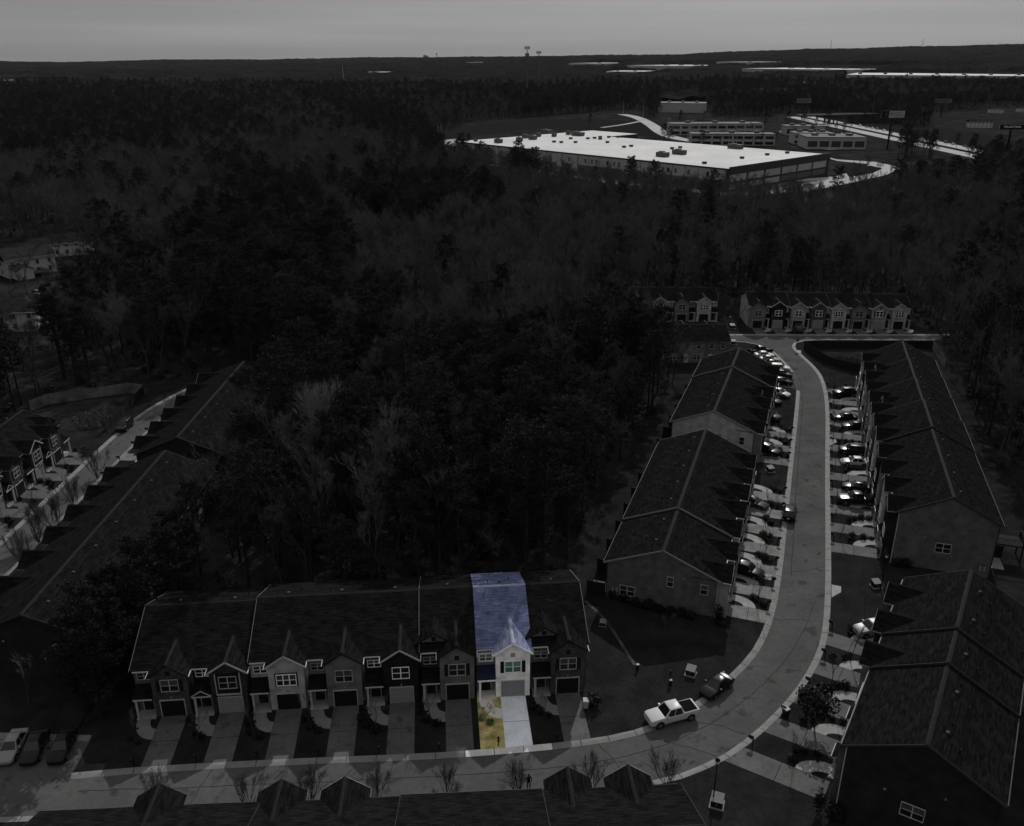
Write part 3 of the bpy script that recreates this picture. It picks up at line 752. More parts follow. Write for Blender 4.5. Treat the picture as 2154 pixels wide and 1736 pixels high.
for i in range(3):
    b, f = branchy(500+i, 6.2, .055, 3, .38, .42, fork=(3,4), shrink=.60, tip=.010, twigs=4, tw=.9)
    YOUNG.append((b.mesh('trunk', M['bark']), f.mesh('crown', M['twig'])))
b, f = branchy(520, 4.6, .09, 4, .55, .30, fork=(3,4), shrink=.66, tip=.012, twigs=4, tw=.9)
YLIT = (b.mesh('trunk', M['twig_lit']), f.mesh('crown', M['twig_lit']))
MYRTLE = []
for i in range(3):
    b, f = branchy(540+i, 5.6, .05, 3, .22, .42, fork=(3,4), shrink=.62, tip=.012, twigs=4, tw=1.0, multi=9, up=.5)
    MYRTLE.append((b.mesh('stem', M['bark']), f.mesh('crown', M['twig'])))
def plant(name, pair, loc, s=1.0, rz=None, parts=('trunk','crown')):
    t = empty(name, loc, random.uniform(0, 6.28) if rz is None else rz); t.scale = (s, s, s*random.uniform(.92,1.08))
    obj(parts[0], pair[0], t); obj(parts[1], pair[1], t); return t
print('plants', sum(len(p[1].polygons) for p in BARE)//5, sum(len(p[1].polygons) for p in PINE)//4)

# ------------------------------------------------------------------ yards: driveways, walks, beds, mailboxes, street trees
def mailbox_proto():
    t = empty('mailbox')
    MB().box(-.05,.05,-.05,.05,0,1.15).box(-.05,.05,-.45,.12,.86,.95).bar((0,-.05,.62),(0,-.36,.88),.05).build('post', M['black'], t)
    pr = [(-.11,.96),(.11,.96),(.11,1.13),(.07,1.20),(0,1.225),(-.07,1.20),(-.11,1.13)]
    bx = MB().prism_y(pr, -.52, .02).build('letter_box', M['black'], t)
    MB().box(.112,.125,-.2,-.16,1.02,1.22).build('flag', M['red'], bx)
    return t
MBOX = mailbox_proto(); first_use = {'mailbox': True}
def put_mailbox(loc, rz, label, group):
    o = MBOX if first_use['mailbox'] else copy_tree(MBOX); first_use['mailbox'] = False
    o.location = loc; o.rotation_euler = (0,0,rz); tag(o, label, 'mailbox', group)
def lit_ok(i): return True
SHORT = dict(main='front row', mid='nearer left row', mid2='farther left row', right='long right row', lower='lower right row', far='far cross row', leftC='left brick row', leftB='upper left row')
def yards(key, dm, wm, shrubs=6, trees=True, boxes=True, skip=(), skip_drive=(), tree_y=3.6, wk=True, tree_p=1.0, mdrive=None):
    units, kl, place, first, n = ROWS[key]
    for (p, X, Y, rz, w, side, bp, lit, i) in units:
        if i in skip: continue
        s = 1 if side == 'R' else -1
        bc = (w-.28-1.875) if side == 'R' else (.28+1.875)
        loc2 = lambda x, y: (p.x+X.x*x+Y.x*y, p.y+X.y*x+Y.y*y)
        kd = ray_line(p+X*bc, -Y, kl) or 9.0
        kdl = ray_line(p+X*(bc-1.5), -Y, kl) or kd; kdr = ray_line(p+X*(bc+1.5), -Y, kl) or kd
        num = ORD[i] if first[0] == 'a' else ORD[n-1-i]
        who = '%s house from the %s, %s' % (num, first[1:], SHORT[key]) if not lit else 'bright white house'
        rxc = (w-.28-3.75)/2 if side == 'R' else w-(w-.28-3.75)/2
        if lit:
            x0 = -.05; x1 = bc-1.36; k0 = ray_line(p+X*x0, -Y, kl); k1 = ray_line(p+X*x1, -Y, kl)
            sheet('straw_lawn_painted_light', [loc2(x0,-.2), loc2(x0,-k0+.02), loc2(x1,-k1+.02), loc2(x1,-.2)], LAWN+.008, M['straw'])  # lawn sheet whose colour holds the painted pool of light
        if i not in skip_drive:
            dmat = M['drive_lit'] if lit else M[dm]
            # cast in two slabs with a joint
            a = 1.38; b = 1.42; ym = -(bp+(kd-bp)*.52)
            d = struct(empty('driveway', (0,0,0)))
            for q in ([loc2(bc-a,-bp-.02), loc2(bc+a,-bp-.02), loc2(bc+(a+b)/2,ym+.03), loc2(bc-(a+b)/2,ym+.03)],
                      [loc2(bc-(a+b)/2,ym-.03), loc2(bc+(a+b)/2,ym-.03), loc2(bc+b,-kdr+.01), loc2(bc-b,-kdl+.01)]):
                MB().slab(q, .10, .172).build('slab', dmat, d)
        if wk:
            # curved walk from the porch round to the driveway
            ex = bc-s*1.42; m = []
            for k in range(13):
                an = math.pi/2*k/12; m.append((ex-s*2.35*math.cos(an), -bp-.35-3.1*math.sin(an)))
            for k in range(12, -1, -1):
                an = math.pi/2*k/12; m.append((ex-s*(.95)*math.cos(an), -bp-.35-1.55*math.sin(an)))
            wr = struct(MB().slab([loc2(*q) for q in m], .10, .18).build('walkway', M['walk_lit'] if lit else M[wm]))
            dl = MB().tube([(*loc2(ex-s*2.0, -bp-1.7), .18), (*loc2(ex-s*2.0, -bp-1.7), .195)], [.16,.16], 10).build('drain_cover', M['black'], wr)
        rg = random.Random(i*17+len(place))
        for k in range(shrubs):
            an = math.pi*.5*(.08+.9*k/max(1, shrubs-1)); rr = rg.uniform(1.15, 1.5)
            x = (bc-s*1.42)-s*(2.35*rr)*math.cos(an)+rg.uniform(-.2,.2); y = -bp-.4-3.1*rr*math.sin(an)*.95
            if abs(x-bc) < 1.9 or x < -.4 or x > w+.4: continue
            gl = lit and k % 2 == 0
            sb = obj('shrub', SHRUB_G if lit else SHRUB[k % 3], None, (*loc2(x, y), LAWN), rg.uniform(0,6))
            f = rg.uniform(.55,1.15)*(.8 if lit else 1); sb.scale = (f, f, f*rg.uniform(.8,1.1))
            tag(sb, ('%s green shrub out from the porch, %s' if lit else '%s low shrub out from the porch, %s') % (ORD[k], who), 'shrub', 'shrubs of the '+who)
        if trees and rg.random() < tree_p:
            x = rxc-s*.1+rg.uniform(-.3,.3); y = -bp-tree_y+rg.uniform(-.5,.5)
            t = plant('young_tree', YLIT if lit else YOUNG[i % 3], (*loc2(x, y), LAWN), rg.uniform(.75,1.05) if not lit else 1.0)
            tag(t, 'bare young tree, '+who if not lit else 'pale spreading bare tree in front of the bright white house', 'tree')
        if boxes:
            x = bc-s*2.15; kx = ray_line(p+X*x, -Y, kl) or kd
            put_mailbox((*loc2(x, -kx+.35), LAWN), rz, 'black kerb mailbox, '+who, 'mailboxes of the '+place)
yards('main', 'drive', 'walk_main', 5, tree_y=4.0)
yards('mid', 'drive_b', 'walk', 8, tree_y=3.4)
yards('mid2', 'drive', 'walk', 6, skip=(3,4,5), tree_y=3.2)
yards('right', 'drive', 'walk', 5, tree_y=5.0)
yards('lower', 'drive', 'walk', 6, tree_y=5.0, trees=False)
yards('far', 'drive', 'walk', 2, tree_y=2.5, boxes=False)
yards('leftC', 'drive', 'drive', 4, tree_y=2.8)
yards('leftB', 'drive_b', 'walk', 1, trees=False)
print('yards', len(bpy.data.objects))

# ------------------------------------------------------------------ vehicles
def ring(x, hw, zb, zt, tuck=.9):
    return [(x,-hw*.86,zb),(x,-hw,zb+.16),(x,-hw*1.0,zb+(zt-zb)*.62),(x,-hw*.965,zt-.05),(x,-hw*tuck,zt),(x,hw*tuck,zt),(x,hw*.965,zt-.05),(x,hw*1.0,zb+(zt-zb)*.62),(x,hw,zb+.16),(x,hw*.86,zb)]
def loft(m, st):
    n = len(st[0]); base = len(m.v)
    for r_ in st: m.v += r_
    for i in range(len(st)-1):
        for k in range(n): m.f.append((base+i*n+k, base+(i+1)*n+k, base+(i+1)*n+(k+1) % n, base+i*n+(k+1) % n))
    m.f.append(tuple(base+k for k in range(n))); m.f.append(tuple(base+(len(st)-1)*n+k for k in range(n-1, -1, -1)))
CARS = {
 # body stations from nose (+x) to tail: x, half width, bottom, top;  cabin: front base, roof front, roof rear, rear base, belt z, roof z, half widths
 'sedan': dict(st=[(2.36,.62,.32,.55),(2.28,.78,.24,.66),(2.0,.87,.2,.76),(1.35,.90,.2,.86),(.85,.91,.2,.93),(-1.35,.91,.2,.95),(-1.75,.90,.22,.98),(-2.15,.86,.26,.96),(-2.34,.74,.34,.80)],
   cab=(1.02,.28,-.95,-1.72,.90,1.45,.86,.60), wb=(1.42,-1.38), wr=.33),
 'suv': dict(st=[(2.36,.70,.38,.72),(2.28,.84,.30,.92),(2.0,.92,.26,1.02),(1.3,.95,.26,1.10),(.9,.96,.26,1.13),(-1.6,.96,.26,1.15),(-2.2,.94,.30,1.15),(-2.36,.86,.38,1.0)],
   cab=(1.08,.45,-1.75,-2.24,1.10,1.74,.90,.70), wb=(1.45,-1.42), wr=.37),
 'pickup': dict(st=[(2.92,.80,.46,.86),(2.84,.93,.38,1.08),(2.5,.99,.34,1.16),(1.5,1.01,.34,1.22),(1.2,1.01,.34,1.24),(-1.0,1.01,.34,1.24),(-1.05,1.01,.34,1.26),(-2.7,1.0,.40,1.28),(-2.86,.96,.46,1.22)],
   cab=(1.30,.62,-.75,-1.02,1.20,1.92,.94,.74), wb=(1.86,-1.82), wr=.42),
}
CACHE = {}
def car(kind, paint, loc, rz, label, cat, group=None, cover=False, plate=False):
    key = (kind, paint, cover, plate); z = loc[2] if len(loc) > 2 else .03
    if key in CACHE:
        t = copy_tree(CACHE[key], (loc[0], loc[1], z), rz); tag(t, label, cat)
        if 'group' in t: del t['group']
        if group: t['group'] = group
        return t
    nm = {'sedan': 'car', 'suv': 'sport_utility_car', 'pickup': 'pickup_truck'}[kind]
    t = empty(nm, (loc[0], loc[1], z), rz); tag(t, label, cat, group); CACHE[key] = t
    K = CARS[kind]; P = M['car_'+paint]; b = MB(); loft(b, [ring(*s) for s in K['st']])
    xa, xb, xc, xd, zb, zr, hb, ht = K['cab']
    lo = [(xa,-hb,zb),(xa,hb,zb),(xd,hb,zb),(xd,-hb,zb)]; hi = [(xb,-ht,zr),(xb,ht,zr),(xc,ht,zr),(xc,-ht,zr)]
    xm = (xb+xc)/2; crown = [(xb-.12,-ht*.8,zr+.05),(xb-.12,ht*.8,zr+.05),(xc+.12,ht*.8,zr+.05),(xc+.12,-ht*.8,zr+.05)]
    b.add(lo+hi+crown, [(0,1,5,4),(1,2,6,5),(2,3,7,6),(3,0,4,7),(4,5,9,8),(5,6,10,9),(6,7,11,10),(7,4,8,11),(8,9,10,11)])
    if kind == 'pickup' and not cover:
        pass
    body = b.build('body', P, t)
    bv = body.modifiers.new('soft_edges', 'BEVEL'); bv.width = .035; bv.segments = 2; bv.limit_method = 'ANGLE'; bv.angle_limit = R(28); smooth(body)
    def pane(nm_, q, u0, u1, v0, v1, mt='carglass', out=.012, par=t):
        v0 = max(.05, v0-.07); v1 = min(.97, v1+.03)
        a, b_, c, d = [Vector(w_) for w_ in q]; nrm = (b_-a).cross(d-a).normalized()*out
        f = lambda u, v: a.lerp(b_, u).lerp(d.lerp(c, u), v)+nrm
        MB().add([f(u0,v0), f(u1,v0), f(u1,v1), f(u0,v1)]+[f(u0,v0)-nrm, f(u1,v0)-nrm, f(u1,v1)-nrm, f(u0,v1)-nrm], [(0,1,2,3),(0,4,5,1),(1,5,6,2),(2,6,7,3),(3,7,4,0)]).build(nm_, M[mt], par)
    pane('windscreen', [lo[0],lo[1],hi[1],hi[0]], .06,.94,.06,.95)
    pane('rear_window', [lo[2],lo[3],hi[3],hi[2]], .08,.92,.14,.92)
    for q in ([lo[1],lo[2],hi[2],hi[1]], [lo[3],lo[0],hi[0],hi[3]]):
        fl = q[0] is lo[3]
        if kind == 'suv': cuts = ((.06,.36),(.39,.66),(.69,.95))
        else: cuts = ((.08,.47),(.51,.92))
        for c0, c1 in cuts: pane('side_window', q, c0 if not fl else 1-c1, c1 if not fl else 1-c0, .12,.92)
    wr = K['wr']; whl = hw_ = K['st'][4][1]
    kw = ('wheel', kind)
    if kw not in CACHE:
        CACHE[kw] = MB().tube([(0,-.11,0),(0,-.13,0),(0,.13,0),(0,.11,0)][1:3], [wr,wr], 18).mesh('wheel', M['tyre'])
        r_ = MB(); r_.tube([(0,.118,0),(0,.142,0)], [wr*.22,wr*.2], 10)
        for k in range(5):
            an = 6.283*k/5; r_.bar((0,.136,0),(math.cos(an)*wr*.62,.136,math.sin(an)*wr*.62), .09*wr/.35, .02, (0,1,0))
        n_ = 20
        for k in range(n_):
            a0, a1 = 6.283*k/n_, 6.283*(k+1)/n_; r_.add([(math.cos(q_)*wr*rr_, .139, math.sin(q_)*wr*rr_) for q_, rr_ in ((a0,.58),(a1,.58),(a1,.68),(a0,.68))], [(0,1,2,3)])
        CACHE[('rim', kind)] = r_.mesh('rim', M['rim'])
    for x in K['wb']:
        for s in (1,-1):
            o = obj('wheel', CACHE[kw], t, (x, s*(hw_-.10), wr), 0 if s > 0 else math.pi); obj('rim', CACHE[('rim', kind)], o)
            MB().tube([(x, s*(hw_-.03), wr*1.04), (x, s*(hw_+.012), wr*1.04)], [wr*1.2, wr*1.2], 16).build('wheel_arch', M['black'], t)
    n0, n1 = K['st'][1], K['st'][-2]
    for s in (1,-1):
        MB().add([(n0[0]+.02,s*n0[1]*.55,n0[3]-.20),(n0[0]+.02,s*n0[1]*.95,n0[3]-.16),(n0[0]-.16,s*n0[1]*1.03,n0[3]-.10),(n0[0]-.02,s*n0[1]*.58,n0[3]-.07),(n0[0]-.2,s*n0[1]*.6,n0[3]-.20)], [(0,1,2,3),(0,4,2,1),(0,3,4),(3,2,4)]).build('headlight', M['lamp'], t)
        MB().box(n1[0]-.22, n1[0]+.02, s*n1[1]*.80-.09, s*n1[1]*.80+.13*0+.09, n1[3]-.34, n1[3]-.10).build('taillight', M['red'], t)
        MB().box(xa-.42, xa-.24, s*(hb+.16)-.11, s*(hb+.16)+.11, zb+.06, zb+.22).bar((xa-.33,s*hb*.97,zb+.08),(xa-.33,s*(hb+.08),zb+.12),.05).build('wing_mirror', P if paint in ('white','silver') else M['black'], t)
    MB().box(n0[0]-.02, n0[0]+.055, -n0[1]*.5, n0[1]*.5, n0[2]+.12, n0[3]-.10).build('grille', M['black'], t)
    if plate: MB().box(n1[0]-.2, n1[0]-.165, -.16, .16, n1[3]-.42, n1[3]-.26).build('number_plate', M['plate'], t)
    if kind == 'pickup':
        MB().box(-2.62, -1.12, -.82, .82, 1.272, 1.315).build('bed_cover', M['matte'], t)
        m = MB()
        for x in (-1.6,-2.1): m.box(x-.02, x+.02, -.80, .80, 1.31, 1.33)
        m.build('cover_rib', M['siding_dark'], t)
    return t
def heading(a, b):
    d = Vector(b)-Vector(a); return math.atan2(d.y, d.x)
def car_px(kind, paint, rear, front, label, cat, **k):
    a, b = at(*rear, .5), at(*front, .5); c = (a+b)/2; return car(kind, paint, (c.x, c.y, k.pop('z', .05)), heading(a.xy, b.xy), label, cat, **k)
car_px('pickup', 'white', (1462,1491), (1361,1517), 'white pickup truck with dark bed cover parked half on the kerb', 'pickup truck')
car_px('sedan', 'black', (1527,1428), (1486,1459), 'black sedan with rear spoiler parked at the kerb behind the white pickup', 'car')
car_px('suv', 'black', (1657,1094), (1662,1066), 'black car driving away up the middle of the street', 'car', plate=True)
car_px('suv', 'dark', (272,887), (252,906), 'dark car parked along the kerb of the left side street', 'car')
car_px('sedan', 'silver', (46,1536), (6,1606), 'silver-white sedan nearest the kerb corner end of the lower left parking row', 'car')
car_px('sedan', 'dark', (86,1543), (60,1600), 'dark sedan between the silver sedan and another dark car, lower left', 'car')
car_px('sedan', 'black', (144,1542), (118,1598), 'black sedan nearest the pines in the lower left parking row', 'car')
car_px('suv', 'dark', (1540,1192), (1598,1210), 'dark high car in the driveway second from the near end, left of street', 'car')
car_px('sedan', 'grey', (1556,1048), (1614,1067), 'grey sedan in a driveway beside the nearer left row', 'car')
car_px('suv', 'black', (1588,939), (1642,957), 'black high car in the driveway under the bright gable wall', 'car')
for (a, b, kd, pt, lb) in (((1585,741),(1612,739),'pickup','black','black pickup at the far end of the parking bay'),
  ((1588,748),(1626,748),'sedan','white','white sedan second from the far end of the parking bay'),
  ((1600,756),(1636,758),'sedan','silver','silver sedan third from the far end of the parking bay'),
  ((1611,765),(1640,767),'sedan','dark','dark sedan fourth from the far end of the parking bay'),
  ((1621,776),(1656,778),'suv','white','white high car in the middle of the parking bay'),
  ((1624,788),(1662,792),'suv','dark','dark high car in front of the white one in the parking bay'),
  ((1623,802),(1663,805),'sedan','black','black sedan at the near end of the parking bay'),
  ((1615,821),(1662,834),'sedan','white','white sedan in the first driveway below the parking bay'),
  ((1614,838),(1632,846),'sedan','dark','dark car close to the garage below the white sedan'),
  ((1608,872),(1628,880),'suv','grey','grey high car close to a garage, farther left row')):
    car_px(kd, pt, a, b, lb, 'pickup truck' if kd == 'pickup' else 'car', z=.2)
for (a, b, kd, pt, lb) in (((1796,827),(1754,828),'suv','dark','dark high car in a driveway, farthest of the right side'),
  ((1797,880),(1754,878),'sedan','dark','dark sedan above a pale sedan-free driveway on the right, upper middle'),
  ((1822,899),(1770,896),'sedan','black','black sedan pulled close to the garage on the right, upper middle'),
  ((1818,952),(1764,947),'suv','black','black high car just above the white sedan on the right'),
  ((1826,975),(1768,971),'sedan','white','white sedan in a driveway on the right side of the street'),
  ((1828,1029),(1774,1022),'sedan','black','black sedan below the white sedan on the right'),
  ((1834,1055),(1766,1052),'pickup','dark','dark pickup truck nearest of the right side driveways'),
  ((1862,1322),(1806,1330),'suv','silver','silver high car half under the eaves at the lower right'),
  ((1677,690),(1681,699),'suv','dark','dark high car with pale roof in a far row driveway')):
    car_px(kd, pt, a, b, lb, 'pickup truck' if kd == 'pickup' else 'car', z=.18)
print('cars', len(bpy.data.objects))

# ------------------------------------------------------------------ street furniture
def street_lamp(loc, label, h=5.0):
    t = empty('street_lamp', loc)
    MB().tube([(0,0,0),(0,0,.5),(0,0,.55),(0,0,h)], [.11,.10,.07,.05], 10).build('pole', M['black'], t)
    MB().tube([(0,0,h),(0,0,h+.12),(0,0,h+.14)], [.06,.14,.2], 8).tube([(0,0,h+.55),(0,0,h+.72),(0,0,h+.82)], [.27,.14,.03], 8).build('lamp_cap', M['black'], t)
    ln = MB().tube([(0,0,h+.14),(0,0,h+.55)], [.14,.22], 8).build('lantern', M['lamp'], t)
    return tag(t, label, 'street lamp')
def glow(p): return p
street_lamp(at(1498,1693), 'black street lamp beside the lower right kerb and utility box', 5.0)
street_lamp(at(1851,1240), 'black street lamp on the lawn between the two right rows', 4.9)
street_lamp(at(1531,708), 'black street lamp by the far corner of the cross street', 5.0)
street_lamp(at(1812,935), 'black street lamp between driveways in the upper right row', 5.0)
def utility_box(loc, rz, label, s=1.0):
    t = empty('utility_box', loc, rz); t.scale = (s,s,s)
    MB().box(-.62,.62,-.62,.62,0,.10).build('pad', M['kerb'], t)
    MB().add([(-.5,-.45,.1),(.5,-.45,.1),(.5,.45,.1),(-.5,.45,.1),(-.5,-.45,.72),(.5,-.45,.72),(.5,.45,.95),(-.5,.45,.95)], [(0,1,5,4),(1,2,6,5),(2,3,7,6),(3,0,4,7),(4,5,6,7)]).build('cabinet', M['bin'], t)
    MB().add([(-.54,-.5,.71),(.54,-.5,.71),(.54,.5,.95),(-.54,.5,.95),(-.54,-.5,.77),(.54,-.5,.77),(.54,.5,1.01),(-.54,.5,1.01)], [(3,2,1,0),(4,5,6,7),(0,1,5,4),(1,2,6,5),(2,3,7,6),(3,0,4,7)]).build('lid', M['lid'], t)
    MB().box(-.04,.04,-.50,-.45,.35,.55).build('handle', M['metal'], t)
    return tag(t, label, 'utility box')
utility_box(at(1452,1417,LAWN), R(-25), 'pale lidded utility box on the corner lawn behind the black sedan', 1.0)
utility_box(at(1507,1692,LAWN), R(-20), 'utility box at the foot of the lower right street lamp', 1.1)
utility_box(at(1841,1233,LAWN), R(10), 'utility box beside the lamp between the two right rows')
utility_box(at(1619,991,LAWN), R(15), 'pale utility box on the lawn between the two left rows')
utility_box(at(1539,690,LAWN), R(5), 'utility box by the far street lamp', 1.2)
utility_box(at(1541,723,LAWN), R(5), 'utility box at the corner behind the rear-facing building', 1.1)
utility_box(at(1267,1314,LAWN), R(-10), 'small utility box beside the worn path right of the front row', .7)
def pedestal(loc, label):
    t = empty('utility_pedestal', loc, R(20))
    MB().box(-.14,.14,-.11,.11,0,.72).build('cabinet', M['bin'], t)
    MB().box(-.17,.17,-.14,.14,.72,.80).build('lid', M['offwhite'], t)
    return tag(t, label, 'utility pedestal')
pedestal(at(1409,1441,LAWN), 'small utility pedestal beside the marker post on the corner lawn')
pedestal(at(1340,1408,LAWN), 'small pale pedestal at the lower end of the worn path')
def marker_post(loc, label):
    t = empty('marker_post', loc)
    MB().box(-.05,.05,-.05,.05,0,1.5).build('post', M['black'], t)
    MB().box(-.13,.13,-.075,-.05,.95,1.5).build('plate', M['trim_dark'], t)
    return tag(t, label, 'marker post')
marker_post(at(1408,1432,LAWN), 'thin dark marker post on the corner lawn above the white pickup')
def trash_bin(loc, rz, label, m='bin', lid='bin'):
    t = empty('wheeled_bin', loc, rz)
    MB().add([(-.24,-.26,.08),(.24,-.26,.08),(.24,.24,.08),(-.24,.24,.08),(-.3,-.34,1.0),(.3,-.34,1.0),(.3,.32,1.0),(-.3,.32,1.0)], [(3,2,1,0),(0,1,5,4),(1,2,6,5),(2,3,7,6),(3,0,4,7)]).build('bin_body', M[m], t)
    MB().add([(-.32,-.37,1.0),(.32,-.37,1.0),(.32,.36,1.0),(-.32,.36,1.0),(-.29,-.32,1.07),(.29,-.32,1.07),(.29,.32,1.10),(-.29,.32,1.10)], [(3,2,1,0),(4,5,6,7),(0,1,5,4),(1,2,6,5),(2,3,7,6),(3,0,4,7)]).build('lid', M[lid], t)
    for s in (1,-1): MB().tube([(s*.22,.26,.11),(s*.28,.26,.11)], [.11,.11], 12).build('wheel', M['tyre'], t)
    return tag(t, label, 'wheeled bin')
trash_bin(at(1651,1505,LAWN), R(30), 'pale lidded wheeled bin at the right kerb of the bend', 'bin', 'offwhite')
trash_bin(at(1231,1487,LAWN), R(0), 'pale wheeled bin at the right end of the front row', 'offwhite', 'offwhite')
def stop_sign(loc, label):
    t = empty('street_sign', loc)
    MB().tube([(0,0,0),(0,0,2.9)], [.035,.035], 6).build('post', M['black'], t)
    MB().tube([(0,-.05,2.25),(0,-.03,2.25)], [.38,.38], 8).build('sign_plate', M['siding_grey'], t)
    MB().box(-.45,.45,-.015,.015,2.72,2.90).box(-.015,.015,-.45,.45,2.92,3.08).build('name_plate', M['siding_grey'], t)
    return tag(t, label, 'street sign')
stop_sign(at(1675,734,LAWN), 'octagonal stop sign with name plates on the far corner island')
def storm_inlet(pts, label):
    o = MB().slab([(at(*p).x, at(*p).y) for p in pts], .12, .185).build('storm_inlet', M['walk']); return tag(o, label, 'drain inlet')
storm_inlet([(1748,1231),(1768,1235),(1768,1247),(1748,1258)], 'five-sided concrete storm inlet at the right kerb, lower street')
storm_inlet([(1745,924),(1757,925),(1759,931),(1745,938)], 'small pale storm inlet at the right kerb, upper street')
storm_inlet([(1603,1208),(1622,1210),(1621,1222),(1606,1219)], 'concrete storm inlet slab on the left kerb of the bend')
storm_inlet([(1672,737),(1684,738),(1684,745),(1676,744)], 'tiny storm inlet on the far corner island')
# worn path down the corner lawn
strip('worn_path', densify([(at(1230,1265).x,at(1230,1265).y),(at(1272,1302).x,at(1272,1302).y),(at(1300,1345).x,at(1300,1345).y),(at(1335,1400).x,at(1335,1400).y)], 1.0), .35, LAWN+.006, mat('worn_earth', .05, .95, .5, .6))
# shrubs along end walls, bigger bushes
def bush(px, py, s, label, me=None, h=None):
    o = obj('shrub', me or SHRUB[int(px) % 3], None, at(px, py, LAWN), px); o.scale = (s, s, h or s); return tag(o, label, 'shrub')
for k, (x, y, s) in enumerate(((1290,1257,1.5),(1312,1264,1.4),(1335,1271,1.3),(1362,1280,1.7),(1385,1286,1.3),(1410,1290,1.3),(1432,1294,1.4),(1452,1300,1.3))):
    bush(x, y, s, '%s bush from the left under the near gable wall, left of street' % ORD[k])['group'] = 'bushes under the near gable wall'
bush(1509,1310,1.3,'upright dark bush at the near corner of the left row', CONE[0], 1.4)
bush(1518,1316,1.1,'low dark bush beside the corner driveway, nearer left row')
bush(1247,1483,1.8,'large round dark bush at the right end of the front row')
for k, (x, y, s) in enumerate(((1855,1168,1.6),(1885,1188,1.5),(1905,1190,1.6))):
    bush(x, y, s, '%s bush from the left under the gable of the long right row' % ORD[k])['group'] = 'bushes under the right gable'
bush(1560,955,1.5,'dark bush at the corner under the bright gable wall')
bush(1720,1708,1.2,'narrow upright dark shrub at the bottom right driveway', CONE[0], 1.5)
bush(1755,1722,1.9,'wide dark bush at the near corner of the lower right row')
for k,(x,y,s) in enumerate(((1690,1468,1.6),(1705,1472,1.4),(1722,1476,1.5))): bush(x, y, s, '%s bush from the left below the small leafy street tree' % ORD[k])['group'] = 'bushes by the leafy tree'
# small leafy street trees on the right side
LT = leaf_ball(77, 1.9, 1.9, 1.5, 520, .24).mesh('crown', M['leaf'])
def leafy_tree(px, py, s, label):
    t = empty('small_leafy_tree', at(px, py, LAWN)); t.scale = (s,s,s)
    MB().tube([(0,0,0),(.05,0,1.6),(0,.05,3.6)], [.09,.07,.03], 6).bar((0,0,1.5),(.7,.2,2.5),.05).bar((0,0,1.7),(-.6,.3,2.7),.05).bar((0,0,1.9),(.1,-.7,2.8),.04).build('trunk', M['bark'], t)
    obj('crown', LT, t, (0,0,1.5)); return tag(t, label, 'tree')
leafy_tree(1712,1530,1.15,'small round leafy tree at the right kerb of the bend')
for px, py, s, lb in ((1788,1392,1.0,'bare young tree beside the pale arc walk, lower right'),(1818,1293,.8,'bare young tree in front of the lower right row, upper end'),(1850,1185,.6,'thin bare sapling near the lamp between the right rows'),(1665,1585,.75,'thin bare sapling by the lowest arc walk'),(1748,1452,1.0,'bare young tree above the leafy street tree'),(1400,1345,.8,'bare young tree under the gable wall on the corner lawn')):
    tag(plant('young_tree', YOUNG[int(px) % 3], at(px, py, LAWN), s), lb, 'tree')
for k, (px, py) in enumerate(((330,1690),(520,1690),(655,1680),(795,1676),(938,1672),(1088,1666),(1240,1655),(1405,1648))):
    tag(plant('multi_stem_tree', MYRTLE[k % 3], at(px, py+12, LAWN), .8, parts=('stem','crown')), 'bare multi-stemmed tree behind the bottom roofs, %s from the left' % ORD[k], 'tree', 'bare multi-stemmed trees')
for k, (px, py) in enumerate(((205,985),(160,1058),(82,1120),(50,1178),(120,1095))):
    tag(plant('multi_stem_tree', MYRTLE[k % 3], at(px, py+20, LAWN), 1.15, parts=('stem','crown')), 'bare multi-stemmed tree over the left side street, %s down the street' % ORD[k], 'tree', 'bare trees of the left street')
tag(plant('bare_tree', YOUNG[0], at(60,1480,LAWN), 1.5), 'bare tree in the lower left corner by the parked cars', 'tree')

